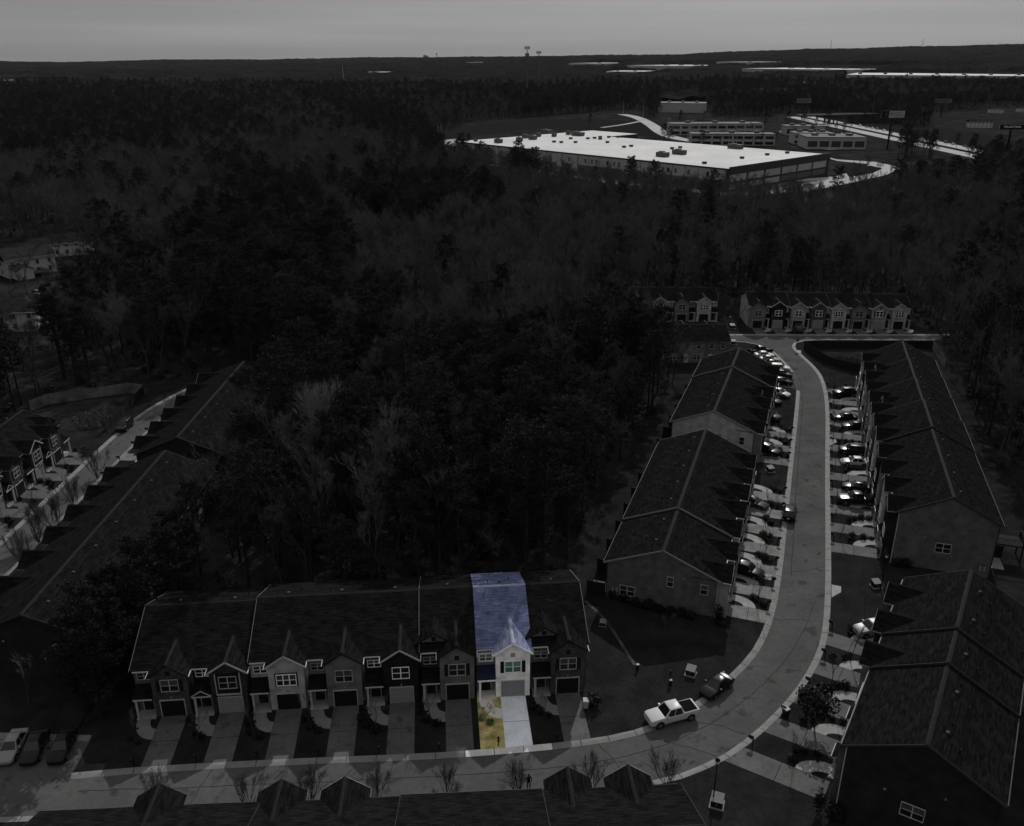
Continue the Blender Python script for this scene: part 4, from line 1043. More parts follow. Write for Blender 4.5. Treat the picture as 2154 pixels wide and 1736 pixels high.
# ------------------------------------------------------------------ person standing behind the bottom roofs
def person(loc, rz):
    t = empty('person', loc, rz)
    V = [(0,0,.95),(0,0,1.15),(0,.01,1.35),(0,.01,1.47),(0,.015,1.56),(0,.01,1.66),(0,.01,1.76),
         (.20,.01,1.42),(.30,-.04,1.16),(.16,-.30,1.10),(.10,-.38,1.12),(-.20,.01,1.42),(-.30,-.04,1.16),(-.16,-.30,1.10),(-.10,-.38,1.12),
         (.10,0,.90),(.12,-.02,.50),(.12,.02,.09),(.13,-.14,.04),(-.10,0,.90),(-.12,.0,.50),(-.12,.03,.09),(-.13,-.13,.04)]
    E = [(0,1),(1,2),(2,3),(3,4),(4,5),(5,6),(3,7),(7,8),(8,9),(9,10),(3,11),(11,12),(12,13),(13,14),(0,15),(15,16),(16,17),(17,18),(0,19),(19,20),(20,21),(21,22)]
    rad = [(.17,.12),(.16,.11),(.19,.12),(.10,.08),(.058,.06),(.085,.10),(.07,.08),(.07,.07),(.052,.052),(.04,.04),(.03,.04),(.07,.07),(.052,.052),(.04,.04),(.03,.04),(.10,.10),(.07,.07),(.05,.05),(.045,.04),(.10,.10),(.07,.07),(.05,.05),(.045,.04)]
    me = bpy.data.meshes.new('body'); me.from_pydata(V, E, []); o = obj('body', me, t); me.materials.append(M['cloth'])
    sk = o.modifiers.new('skin', 'SKIN')
    for i, r_ in enumerate(rad): me.skin_vertices[0].data[i].radius = r_
    me.skin_vertices[0].data[0].use_root = True
    ss = o.modifiers.new('sub', 'SUBSURF'); ss.levels = 1; ss.render_levels = 2
    smooth(o) if me.polygons else None
    hm = MB()
    for i in range(9):
        for j in range(12):
            th = math.pi*.62*i/8; ph = 6.283*j/12; hm.v.append((.105*math.sin(th)*math.cos(ph), .012+.12*math.sin(th)*math.sin(ph)+.012, 1.70+.115*math.cos(th)))
    for i in range(8):
        for j in range(12): hm.f.append((i*12+j, i*12+(j+1) % 12, (i+1)*12+(j+1) % 12, (i+1)*12+j))
    smooth(hm.build('hair', M['hair'], t))
    fm = MB()
    for s in (-1,1): fm.box(s*.036-.016, s*.036+.016, -.098, -.085, 1.685, 1.70)
    fm.add([(-.018,-.09,1.64),(.018,-.09,1.64),(0,-.125,1.645),(0,-.092,1.69)], [(0,1,2),(0,2,3),(2,1,3)]).box(-.03,.03,-.097,-.085,1.60,1.61)
    fm.build('face', M['skin'], t)
    ct = MB().box(-.09,.09,-.46,-.36,1.10,1.15).build('remote_control', M['black'], t)
    hd = MB()
    for s in (-1,1):
        bx = Vector((s*.095,-.375,1.12)); hd.box(bx.x-.04, bx.x+.04, bx.y-.05, bx.y+.03, bx.z-.02, bx.z+.02)
        for k in range(4):
            q = bx+Vector((s*.035-s*.022*k,-.045,0)); L_ = (.055,.065,.06,.048)[k]
            hd.tube([q, q+Vector((0,-L_*.6,.004)), q+Vector((-s*.012,-L_,-.02))], [.010,.009,.007], 5)
        hd.tube([bx+Vector((-s*.035,0,.01)), bx+Vector((-s*.06,-.03,.03)), bx+Vector((-s*.065,-.06,.03))], [.012,.011,.008], 5)
    hd.build('hands', M['skin'], t)
    return tag(t, 'person in dark clothing with bent arms standing in the street behind the bottom roofs', 'person')
pp = at(1112,1634,1.8); person((pp.x, pp.y+.35, .03), R(20))
print('street', len(bpy.data.objects))

# ------------------------------------------------------------------ fences, decks, screens
def fence(pts, h, label, m='fence', gap=2.4, inner=None):
    t = empty('fence', (pts[0].x, pts[0].y, .1)); o = Vector((pts[0].x, pts[0].y, 0))
    for a, b in zip(pts, pts[1:]):
        a = Vector((a.x, a.y)); b = Vector((b.x, b.y)); n = max(1, round((b-a).length/gap))
        for i in range(n):
            p, q = a.lerp(b, i/n), a.lerp(b, (i+1)/n); P = Vector((p.x-o.x, p.y-o.y, 0)); Q = Vector((q.x-o.x, q.y-o.y, 0)); d = (Q-P)
            mb = MB(); k = 6
            for j in range(k): mb.bar(P+d*((j+.5)/k)+Vector((0,0,.02)), P+d*((j+.5)/k)+Vector((0,0,h+(.03 if j % 2 else 0))), d.length/k*.96, .03, d.normalized().cross(Vector((0,0,1))))
            mb.build('fence_panel', M[m], t)
            MB().box(P.x-.06, P.x+.06, P.y-.06, P.y+.06, 0, h+.12).build('post', M[m], t)
    return tag(t, label, 'fence')
fp = lambda L_: [at(*p, .1) for p in L_]
fence(fp([(1960,733),(1690,733),(1700,742),(1742,768),(1812,786)]), 2.0, 'dark board fence round the dry pond at the street end')
fence(fp([(66,864),(105,850),(272,826),(303,830)]), 2.3, 'pale fence along the far side of the left pond', 'fence_pale')
fence(fp([(303,830),(224,908)]), 2.0, 'dark fence between the left pond and the side street')
fence(fp([(1960,735),(1985,775)]), 2.2, 'pale short fence behind the far end of the long right row', 'fence_pale')
sheet('pond_bed', [tuple(at(*p).xy) for p in ((1700,738),(1950,738),(1975,780),(1815,782),(1745,764))], LAWN+.01, M['earth'])
sheet('pond_bed', [tuple(at(*p).xy) for p in ((70,866),(105,853),(272,830),(300,834),(222,910),(130,905))], LAWN+.01, M['earth'])
def reeds(poly_px, n, seed):
    rg = random.Random(seed); m = MB(); P = [at(*p, LAWN) for p in poly_px]
    for _ in range(n):
        a, b, c = rg.sample(P, 3); u, v = rg.random(), rg.random()
        if u+v > 1: u, v = 1-u, 1-v
        p = a+(b-a)*u+(c-a)*v
        for k in range(4):
            e = p+Vector((rg.gauss(0,.35), rg.gauss(0,.35), rg.uniform(.3,1.0))); s = Vector((rg.gauss(0,.06), rg.gauss(0,.06), 0)); m.add([p-s, p+s, e], [(0,1,2)])
    return stuff(m.build('pond_reeds', M['reed']))
reeds([(1742,760),(1770,752),(1812,760),(1800,776),(1755,766)], 420, 5)
reeds([(150,880),(230,855),(262,862),(215,900),(170,905)], 600, 6)
def rows_back(key, label):
    units, kl, place, first, n = ROWS[key]; D = 14.3 if key != 'right' else 12.6
    for (p, X, Y, rz, w, side, bp, lit, i) in units:
        t = empty('privacy_screen', (p.x+Y.x*D+X.x*.05, p.y+Y.y*D+X.y*.05, LAWN), rz)
        for k in range(2): MB().box(-.05, .05, .1+k*1.2, 1.26+k*1.2, 0, 1.95).build('panel', M['fence'], t)
        for k in range(3): MB().box(-.07, .07, .04+k*1.2, .16+k*1.2, 0, 2.1).build('post', M['fence'], t)
        MB().box(.9, 1.7, .4, 1.2, 0, .85).build('cooling_unit', M['metal'], t)
        MB().box(.12, 3.2, .08, 2.4, 0, .08).build('patio_slab', M['walk'], t)
        tag(t, 'dark board screen and patio behind the %s house from the %s, %s' % (ORD[i] if first[0] == 'a' else ORD[n-1-i], first[1:], SHORT[key]), 'privacy screen', 'privacy screens')
rows_back('mid', ''); rows_back('mid2', ''); rows_back('right', '')
def deck(loc, rz, label, h=2.6):
    t = empty('deck', loc, rz)
    MB().box(0,4,0,3,h,h+.2).build('platform', M['fence'], t)
    for x in (.1,3.9):
        for y in (.1,2.9): MB().box(x-.09,x+.09,y-.09,y+.09,0,h+1.1).build('post', M['fence'], t)
    m = MB()
    for k in range(17): m.box(k*.25-.02, k*.25+.02, -.02, .02, h+.2, h+1.05)
    for k in range(13): m.box(3.98, 4.02, k*.25-.02, k*.25+.02, h+.2, h+1.05)
    m.box(0,4,-.04,.04,h+1.05,h+1.12).box(3.96,4.04,0,3,h+1.05,h+1.12); m.build('railing', M['fence'], t)
    return tag(t, label, 'deck')
dk = at(2086,1185,.1); deck((dk.x, dk.y+1.0, .1), R(-18), 'dark timber deck on posts behind the near end of the long right row')

# ------------------------------------------------------------------ detached houses at the upper left and right
def house(loc, rz, Lx, Ly, h, label, wallm, hip=0.0, pitch=.55, chimney=False, roofm='roof', deckf=False, wing=None, wins=True):
    t = empty('house', loc, rz); r_ = h+pitch*Ly/2
    if hip: MB().box(0,Lx,0,Ly,0,h).build('wall', M[wallm], t)
    else: MB().prism_x([(0,0),(Ly,0),(Ly,h),(Ly/2,r_),(0,h)], 0, Lx).build('wall', M[wallm], t)
    o = .45; z0 = h-pitch*o+.02; m = MB(); hp = hip*Ly/2
    a = [(-o,-o,z0),(Lx+o,-o,z0),(Lx+o,Ly+o,z0),(-o,Ly+o,z0)]; b = [(hp-o*(0 if hip else 1),Ly/2,r_+.02),(Lx-hp+o*(0 if hip else 1),Ly/2,r_+.02)]
    T = Vector((0,0,.18)); vs = [Vector(q) for q in a+b]; m.add(vs+[q+T for q in vs], [(6,7,11,10),(8,9,10,11),(7,8,11),(9,6,10),(0,4,5,1),(2,5,4,3),(1,5,2),(3,4,0),(0,1,7,6),(1,2,8,7),(2,3,9,8),(3,0,6,9)])
    m.build('roof', M[roofm], t)
    MB().box(-o,Lx+o,-o-.1,-o,z0-.05,z0+.16).box(-o,Lx+o,Ly+o,Ly+o+.1,z0-.05,z0+.16).build('gutter', M['offwhite'], t)
    if wins:
        n = max(2, int(Lx/3.2))
        for i in range(n):
            for zz in ([.9, 3.5] if h > 4.5 else [1.0]): window(t, Lx*(i+.5)/n, -.005, zz, 1.0, 1.35, cols=1, trim='offwhite')
        for zz in ([.9, 3.5] if h > 4.5 else [1.0]): window(t, Lx+.005, Ly*.3, zz, 1.0, 1.35, face='r', cols=1, trim='offwhite'); window(t, Lx+.005, Ly*.72, zz, 1.0, 1.35, face='r', cols=1, trim='offwhite')
        for zz in ([.9, 3.5] if h > 4.5 else [1.0]): window(t, -.005, Ly*.5, zz, 1.0, 1.35, face='l', cols=1, trim='offwhite')
    if chimney:
        ch = MB().box(Lx-1.3,Lx-.2,Ly*.35,Ly*.35+1.3,0,r_+.9).build('chimney', M['end_light'], t)
        MB().box(Lx-1.42,Lx-.08,Ly*.35-.12,Ly*.35+1.42,r_+.9,r_+1.05).build('cap', M['offwhite'], ch)
    if deckf:
        MB().box(Lx*.25,Lx*.8,-3.2,-.01,1.0,1.18).build('deck_platform', M['fence_pale'], t)
        m = MB()
        for k in range(14): m.box(Lx*.25+k*Lx*.55/13-.04, Lx*.25+k*Lx*.55/13+.04, -3.2, -3.1, .0, 2.1)
        m.box(Lx*.25,Lx*.8,-3.22,-3.1,2.05,2.15); m.build('deck_railing', M['fence'], t)
    if wing:
        x0,x1,y0,hh = wing; r2 = hh+.5*(x1-x0)/2
        MB().prism_y([(x0,0),(x1,0),(x1,hh),((x0+x1)/2,r2),(x0,hh)], y0, .3).build('wing', M[wallm], t)
        m = MB()
        for s in (0,1):
            xe = x0-.4 if not s else x1+.4; pr = [(xe,hh-.18),((x0+x1)/2,r2+.02),((x0+x1)/2,r2+.2),(xe,hh)]
            m.prism_y(pr if not s else pr[::-1], y0-.4, .4)
        m.build('wing_roof', M[roofm], t)
    return tag(t, label, 'house')
h1 = at(20,583); house((h1.x+1, h1.y-2, 0), R(48), 15, 10, 5.8, 'pale two-storey house with deck among the trees at the upper left', 'house_wall', roofm='house_roof', deckf=True, wing=(1,6,-5,3.2))
h2 = at(-30,700); house((h2.x-2, h2.y, 0), R(8), 15, 12, 5.2, 'house with wide hip roof and pale chimney at the left edge', 'house_wall', roofm='house_roof', hip=.8, chimney=True, wing=(1,5,-4,3.5))
h3 = at(100,545); house((h3.x, h3.y+4, 0), R(22), 13, 9, 4.6, 'pale house half hidden by trunks behind the two-storey house', 'house_wall', roofm='house_roof')
for (x, y, L_, lb) in ((2036,268,22,'long gabled house with pale end wall on the right hillside'),(2080,238,16,'grey-roofed house at the right edge behind the hillside house'),(2140,236,18,'pale-roofed house at the far right edge')):
    p = at(x, y); house((p.x, p.y, 0), R(-12), L_, 9, 5.5, lb, 'house_wall', roofm='house_roof')

# ------------------------------------------------------------------ the big warehouse
def warehouse():
    B = Vector((112.5,466.9)); u = (Vector((-38.7,625.6))-B).normalized(); Lu, Lv, Hh = 219.0, 106.5, 12.0
    rz = math.atan2(-u.y, -u.x)                # local x runs from the left end to corner B, front faces -y
    A = B+u*Lu; t = empty('warehouse', (A.x, A.y, 0), rz)
    MB().box(0,Lu,0,Lv,0,Hh-.3).box(0,46,Lv-1,Lv+34,0,Hh-.3).build('wall', M['wh_black'], t)
    MB().box(.4,Lu-.4,.4,Lv-.4,Hh-.29,Hh).box(.4,45.6,Lv-.5,Lv+33.6,Hh-.29,Hh+.004).build('roof', M['membrane'], t)
    pm = MB().box(-.3,Lu+.1,-.35,.3,Hh-.6,Hh+.12); pm.build('parapet', M['wh_black'], t)
    MB().box(Lu-.25,Lu+.35,.3,Lv+.2,Hh-3.0,Hh+.9).build('parapet', M['wh_black'], t)
    x = 0; rg = random.Random(3); k = 0
    tall = {2,5,8,10,13,15,20,23}
    while x < Lu-3:
        w_ = 4.6 if k in tall else 8.6
        if x+w_ > Lu: w_ = Lu-x
        if k in tall: MB().box(x+.25,x+w_-.25,-.6,-.01,0,Hh-.75).build('pilaster', M['wh_light'], t)
        else:
            MB().box(x+.2,x+w_-.2,-.16,-.01,Hh-6.2,Hh-.75).build('wall_panel', M['wh_light'], t)
            MB().box(x+.2,x+w_-.2,-.10,-.01,Hh-7.4,Hh-6.3).build('wall_panel', M['wh_dark'], t)
            if k not in (11,12,21,22):
                for q in range(2 if w_ > 6 else 1):
                    if rg.random() < .8: MB().box(x+1.6+q*3.6,x+3.2+q*3.6,-.2,-.165,Hh-4.9,Hh-2.4).build('window', M['glass' if rg.random() < .5 else 'wh_dark'], t)
            MB().box(x+.2,x+w_-.2,-.09,-.01,.4,Hh-7.5).build('wall_panel', M['wh_dark'], t); MB().box(x+2,x+5.6,-.14,-.095,1.2,4.2).build('dock_door', M['wh_black'], t)
        x += w_; k += 1
    y = 1.5
    while y < Lv-5:
        MB().box(Lu+.01,Lu+.18,y,y+15.2,Hh-6.8,Hh-3.2).build('wall_panel', M['wh_light'], t)
        MB().box(Lu+.01,Lu+.12,y,y+15.2,1.2,4.0).build('wall_panel', M['wh_light' if y < 40 else 'wh_dark'], t); y += 17.2
    inv = lambda px, py: ((at(px,py,Hh)-Vector((A.x,A.y,Hh))), )
    def lp(px, py):
        d = at(px, py, Hh)-Vector((A.x, A.y, Hh)); c, s = math.cos(-rz), math.sin(-rz); return d.x*c-d.y*s, d.x*s+d.y*c
    for px, py, sx, sy in ((1048,300,5,3.5),(1092,297,4,3),(1104,290,4,3),(1120,293,5,4),(1132,287,3,3),(1149,280,8,5),(1215,285,9,5),(1165,287,3,2.5),(1195,283,3,2.5),(1393,329,7,4),(1428,324,8,4),(1546,312,9,4.5)):
        x_, y_ = lp(px, py); MB().box(x_-sx/2,x_+sx/2,y_-sy/2,y_+sy/2,Hh+.3,Hh+2.6).box(x_-sx/2+.3,x_+sx/2-.3,y_-sy/2+.3,y_+sy/2-.3,Hh,Hh+.3).box(x_-sx*.3,x_+sx*.1,y_-sy*.3,y_+sy*.3,Hh+2.6,Hh+3.1).build('rooftop_unit', M['wh_dark'], t)
    for px, py in ((1165,299),(1180,300),(1200,292),(1210,300),(1236,292),(1250,291),(1262,293),(1280,289),(1300,289),(1327,308),(1312,310),(1277,300),(1413,313),(1430,311),(1481,344),(1560,333),(1613,326),(1655,322),(1000,297),(1262,289)):
        x_, y_ = lp(px, py); MB().box(x_-.9,x_+.9,y_-.9,y_+.9,Hh,Hh+.9).box(x_-1.1,x_+1.1,y_-1.1,y_+1.1,Hh+.9,Hh+1.15).build('roof_vent', M['wh_black'], t)
    return tag(t, 'huge warehouse with flat white roof and pale wall panels beyond the woods', 'warehouse')
warehouse()
gp = lambda L_: [tuple(at(*p).xy) for p in L_]
sheet('warehouse_yard', gp([(900,312),(960,300),(975,318),(1535,385),(1757,371),(1830,345),(1760,338),(1700,320),(1760,335),(1840,340),(1897,352),(1862,368),(1790,384),(1700,402),(1530,412),(1280,385),(1060,352),(925,330)]), .06, M['concrete'])
sheet('truck_yard', gp([(975,322),(1535,388),(1740,378),(1700,396),(1530,406),(1280,380),(1060,348),(935,328)]), .10, M['yard'])
sheet('car_park', gp([(880,298),(958,292),(960,314),(935,324),(905,316)]), .11, M['concrete'])
sheet('grass_bank', gp([(858,288),(1000,262),(1130,249),(1300,252),(1390,262),(1410,290),(1240,276),(1140,270),(1010,283),(900,294)]), .05, M['lawn'])
sheet('grass_bank', gp([(1770,352),(1830,348),(1855,354),(1835,364),(1785,372)]), .12, M['lawn'])
def trailer(loc, rz, label, L_=13):
    t = empty('truck_trailer', loc, rz)
    MB().box(-L_/2,L_/2,-1.3,1.3,1.1,3.9).build('box_body', M['offwhite'], t)
    MB().box(-L_/2+.4,L_/2-.6,-.5,.5,.75,1.09).box(L_*.2,L_*.2+.25,-.9,-.7,.1,.8).box(L_*.2,L_*.2+.25,.7,.9,.1,.8).build('chassis', M['black'], t)
    for x in (-L_/2+1.4,-L_/2+2.7):
        for y in (-1.05,1.05): MB().tube([(x,y-.15,.5),(x,y+.15,.5)], [.5,.5], 12).build('wheel', M['tyre'], t)
    return tag(t, label, 'trailer', 'trailers in the warehouse yard')
for k, (px, py) in enumerate(((1040,342),(1062,338),(1085,343),(1100,347),(1118,349),(1135,351),(1150,353),(1282,366),(1305,372),(1395,378),(1432,381))):
    p = at(px, py+3); trailer((p.x, p.y, .11), R(-46+random.uniform(-4,4)), 'white box trailer in the warehouse truck yard, %s from the left' % ORD[k])

# ------------------------------------------------------------------ offices and the roads beside them
def office(px, py, length, depth, h, floors, rz, label, bays=10, wallm='end_light', winm='glass'):
    p = at(px, py); t = empty('office_building', (p.x, p.y, 0), rz)
    MB().box(0,length,0,depth,0,h).build('wall', M[wallm], t); MB().box(-.3,length+.3,-.3,depth+.3,h,h+.5).build('roof', M['yard'], t)
    bw = length/bays; fh = h/floors
    for f in range(floors):
        for k in range(bays): MB().box(k*bw+bw*.1,k*bw+bw*.9,-.06,-.005,f*fh+fh*.18,f*fh+fh*.70).build('window', M[winm], t)
        for k in range(max(2, int(depth/bw))):
            if (k+1)*bw <= depth: MB().box(length+.005,length+.06,k*bw+bw*.1,k*bw+bw*.9,f*fh+fh*.18,f*fh+fh*.70).build('window', M[winm], t)
    for k in range(bays+1): MB().box(k*bw-.3,k*bw+.3,-.25,-.01,0,h-.02).build('pilaster', M[wallm], t)
    for k in range(3): MB().box(length*(.2+.3*k)-2,length*(.2+.3*k)+2,depth*.4,depth*.6,h+.5,h+2.2).build('rooftop_unit', M['wh_dark'], t)
    return tag(t, label, 'office building')
office(1411,284,84,20,9.5,2,R(3),'two-storey office with window bands nearest behind the warehouse, upper left one',10)
office(1452,305,66,16,8.5,2,R(-4),'low office with window bands just above the warehouse roof',8)
office(1668,303,30,18,8.5,2,R(-4),'office section with window bands beside the blank pale building',4)
office(1695,313,44,30,8.5,1,R(-4),'blank pale building with dark doors right of the offices',5,'wh_light','wh_black')
office(1652,284,34,18,7.5,1,R(-2),'small single-storey office near the highway',5)
office(1384,236,58,40,11,1,R(-14),'pale boxy hall behind bare trees above the offices',3,'wh_light','wh_light')
office(1500,212,60,30,15,3,R(-5),'distant three-storey building left of the office block',6)
office(1590,212,60,30,18,4,R(-5),'distant office block above the offices',7)
def ribbon(name, px, w, z, m, step=8):
    L_ = densify([tuple(at(*p).xy) for p in px], step, 2); return strip(name, L_, w, z, m)
ribbon('access_road', [(1308,240),(1340,246),(1370,262),(1392,280),(1425,292),(1500,302)], 13, .08, M['concrete'])
ribbon('access_road', [(1265,268),(1310,262),(1345,255)], 5, .085, M['concrete'])
ribbon('service_drive', [(1780,293),(1805,297),(1800,306),(1770,312),(1735,314)], 9, .08, M['concrete'])
for k, (px, py, hh) in enumerate(((1405,292,18),(1455,285,14),(1352,252,22),(1310,240,16),(1445,300,16),(1531,310,13),(1548,310,13))):
    p = at(px, py); t = empty('utility_pole', (p.x, p.y, 0)); MB().tube([(0,0,0),(0,0,hh)], [.16,.10], 6).build('pole', M['offwhite'], t); MB().box(-1.1,1.1,-.07,.07,hh-1.2,hh-1.0).build('crossarm', M['offwhite'], t)
    tag(t, 'pale utility pole by the office road, %s of seven' % ORD[k], 'utility pole', 'utility poles by the offices')
# highway
def hw(name, x0, x1, z, m): return struct(MB().add([(x0-16,480,z),(x1-16,480,z),(x1,640,z),(x0,640,z),(x1,1090,z),(x0,1090,z)], [(0,1,2,3),(3,2,4,5)]).build(name, m))
hw('highway', 323, 337, .10, M['concrete']); hw('highway', 343, 358, .10, M['concrete']); hw('highway_median', 337, 343, .09, M['lawn'])
hw('embankment', 358, 430, .07, M['lawn'])
m = MB().box(-.2,.2,0,450,0,.9); br_ = m.build('median_barrier', M['wh_dark'], None, (340,640,.1)); tag(br_, 'long low barrier in the middle of the highway', 'barrier')
for k, (px, py) in enumerate(((1808,265),(1822,268),(1838,270),(1862,272),(1880,275),(1895,278),(1920,282),(1955,288),(2000,297),(2018,301),(2034,304),(2060,309),(2082,312))):
    p = at(px, py); p = Vector((min(356, max(345, p.x)), p.y, .12))
    car('suv' if k % 3 == 0 else 'sedan', ('white','dark','silver','black')[k % 4], p, R(-90), 'small car on the distant highway, %s from the bridge end' % ORD[k], 'car', 'cars on the highway')
def bridge():
    a = at(1690,242); t = empty('road_bridge', (300,966,0), math.atan2(62,105)*.55)
    MB().box(0,125,-6,6,8.0,9.2).build('deck', M['wh_black'], t)
    MB().box(0,125,-6.2,-5.9,9.2,10.1).build('railing', M['offwhite'], t); MB().box(0,125,5.9,6.2,9.2,10.1).build('railing', M['wh_dark'], t)
    for x in (36,41,66,71):
        MB().box(x-.6,x+.6,-5,-3.8,0,8).box(x-.6,x+.6,3.8,5,0,8).box(x-.7,x+.7,-5.5,5.5,7.2,7.99).build('pier', M['wh_black'], t)
    return tag(t, 'road bridge on dark piers crossing over the highway', 'bridge')
bridge()
def z_at(py, dy):
    v = -(py-868.0)/FPX; return CAMH+dy*(-SP+v*CP)/(CP+v*SP)
def text(par, s, x, z, size, m, y=-.32, name='lettering'):
    cu = bpy.data.curves.new(name, 'FONT'); cu.body = s; cu.size = size; cu.extrude = .02; cu.align_x = 'CENTER'; cu.align_y = 'CENTER'; cu.resolution_u = 2
    o = bpy.data.objects.new(name, cu); COL.objects.link(o); dg = bpy.context.evaluated_depsgraph_get(); me = bpy.data.meshes.new_from_object(o.evaluated_get(dg)); bpy.data.objects.remove(o)
    me.materials.clear(); me.materials.append(m); o = obj(name, me, par, (x, y, z)); o.rotation_euler = (R(90),0,0); return o
def billboard(px, pybase, pytop, pybot, wpx, rz, label, kind, dist=None):
    p = at(px, pybase) if dist is None else Vector(((px-1076.5)/FPX*(dist*CP-(z_at((pytop+pybot)/2, dist)-CAMH)*SP), dist, 0)); zt, zb = z_at(pytop, p.y), z_at(pybot, p.y); sc_ = p.y*CP/FPX*1.17; w = wpx*sc_
    t = empty('billboard', (p.x, p.y, 0), rz)
    MB().tube([(0,.6,0),(0,.6,zb+.5)], [.75,.65], 12).build('pole', M['black'], t)
    MB().box(-w/2,w/2,-.25,.25,zb,zt).build('panel', M['sign_dim' if kind == 'lines' else 'signface'], t)
    MB().box(-w/2-.2,w/2+.2,-.29,.30,zb-.35,zb-.02).box(-w/2-.2,w/2+.2,-.29,.30,zt+.02,zt+.3).build('panel_frame', M['wh_black'], t)
    hh = zt-zb
    if kind == 'face':
        MB().box(-w/2,-w*.17,-.29,-.255,zb,zt).build('portrait_area', M['black'], t)
        m = MB(); c = (-w*.30, zb+hh*.55); n = 14
        m.add([(c[0]+hh*.17*math.cos(6.283*k/n), -.31, c[1]+hh*.23*math.sin(6.283*k/n)) for k in range(n)], [tuple(range(n))]); m.build('portrait_head', M['siding_grey'], t)
        text(t, 'M', -w*.07, zb+hh*.5, hh*.75, M['black'])
        m = MB()
        for k in range(3): m.box(w*.03, w*.47-k*.8, -.3, -.255, zb+hh*(.22+.24*k), zb+hh*(.30+.24*k))
        m.build('text_line', M['wh_dark'], t)
    elif kind == 'pain':
        MB().box(-w/2,w/2,-.29,-.255,zb,zt).build('dark_ground', M['black'], t)
        text(t, '770-GOT-PAIN', 0, zb+hh*.5, hh*.62, M['white'])
    else:
        m = MB()
        for k in range(2): m.box(-w*.42, w*.35, -.3, -.255, zb+hh*(.25+.32*k), zb+hh*(.40+.32*k))
        m.build('text_line', M['wh_black'], t)
    return tag(t, label, 'billboard')
billboard(1866,313,233,247,46,R(8),'tall billboard with dark portrait on one black pole by the highway','face')
billboard(2128,300,262,271,44,R(-4),'billboard with white phone lettering at the right edge','pain',dist=520)
billboard(1978,246,208,216,30,R(-4),'small pale billboard among the trees above the highway','lines')
billboard(1686,250,207,216,26,R(-4),'small billboard beside the distant office block','lines')

# ------------------------------------------------------------------ far warehouses, masts, water towers
def far_hall(px0, px1, py, h, depth, label, rz=0.0):
    p = at_land(px0, py); q = at_land(px1, py); L_ = (q.xy-p.xy).length; a = math.atan2(q.y-p.y, q.x-p.x)
    zb = min(p.z, q.z); t = empty('far_warehouse', (p.x, p.y, zb), a)
    MB().box(0,L_,0,depth,-8,h).build('wall', M['wh_light'], t); MB().box(-.5,L_+.5,-.5,depth+.5,h,h+.8).build('roof', M['membrane'], t)
    m = MB()
    for k in range(max(2, int(L_/60))): m.box(k*60+20,k*60+28,depth*.3,depth*.36,h+.8,h+4)
    m.build('rooftop_unit', M['wh_dark'], t)
    return tag(t, label, 'warehouse')
for (a, b, c, h_, d), lb in zip(HALLS, ['far white-roofed hall left of the long pale hall on the horizon plain', 'long pale-roofed hall in the far middle distance', 'far white strip of roofs just below the long pale hall', 'wide white-roofed hall far off, right of centre', 'longest white-roofed hall running off the right edge', 'white-roofed hall above the distant block of offices', 'small far hall on the slope behind the wide one', 'pale buildings at the far left edge', 'small pale building in the far woods left of centre', 'tiny white building under the water tower skyline']): far_hall(a, b, c, h_, d, lb)
def mast(px, pytop, dist, label, w=.8, platforms=1, m='wh_dark'):
    x = (px-1076.5)/FPX*dist*CP*1.18; x = (px-1076.5)/FPX*(dist*CP+(CAMH)*SP*.0+ (CAMH-z_at(pytop,dist))*SP); z0 = terrain(x, dist); z1 = z_at(pytop, dist)
    t = empty('cell_tower', (x, dist, z0)); MB().tube([(0,0,0),(0,0,z1-z0)], [w,w*.5], 8).build('mast', M[m], t)
    for k in range(platforms):
        zz = z1-z0-1.5-k*9
        for j in range(6):
            an = 6.283*j/6; c, s = math.cos(an)*(3.2 if k == 0 else 2.4), math.sin(an)*(3.2 if k == 0 else 2.4)
            MB().box(c-.5,c+.5,s-.3,s+.3,zz-2.6,zz+1.6).bar((0,0,zz),(c,s,zz),.3).build('antenna', M['wh_black'], t)
    return tag(t, label, 'cell tower')
mast(1108.5, 97, 1350, 'taller cell tower with stacked antenna rings against the sky', 1.0, 2)
mast(1133, 107, 1500, 'shorter cell tower with one antenna ring right of the taller one', 1.0, 1)
mast(918, 112, 4200, 'distant thin tower right of the water tower', 1.6, 1)
mast(720, 137, 2500, 'thin pale mast standing in the far left woods', .9, 0, 'offwhite')
mast(1749, 82, 6000, 'faint tall lattice mast on the right horizon', 1.6, 0)
mast(1942, 80, 6000, 'tallest faint mast on the right horizon', 1.8, 0)
mast(793, 116, 5600, 'small thin mast on the left of the horizon', 1.8, 0)
mast(57, 126, 5600, 'tiny mast on the far left horizon', 1.8, 0)
def water_tower(px, py0, py1, dist, label, s=1.0):
    x = (px-1076.5)/FPX*dist*CP; z1 = z_at(py0, dist); z0 = terrain(x, dist); r_ = 11*s
    t = empty('water_tower', (x, dist, z0)); H_ = z1-z0
    MB().tube([(0,0,H_-12*s),(0,0,H_-9*s),(0,0,H_-4*s),(0,0,H_-1*s),(0,0,H_)], [r_*.55,r_,r_,r_*.7,r_*.15], 20).build('tank', M['offwhite'], t)
    MB().tube([(0,0,0),(0,0,H_-11.5*s)], [r_*.3,r_*.28], 10).build('stem', M['wh_dark'], t)
    for j in range(6):
        an = 6.283*j/6; MB().bar((math.cos(an)*r_*.9,math.sin(an)*r_*.9,0),(math.cos(an)*r_*.7,math.sin(an)*r_*.7,H_-9*s),.9*s).build('leg', M['wh_dark'], t)
    return tag(t, label, 'water tower')
water_tower(895,114,124,4600,'pale water tower standing on the left of the skyline',1.15)
water_tower(2098,91,95,6200,'tiny water tower on the right end of the skyline',.9)
print('industry', len(bpy.data.objects))

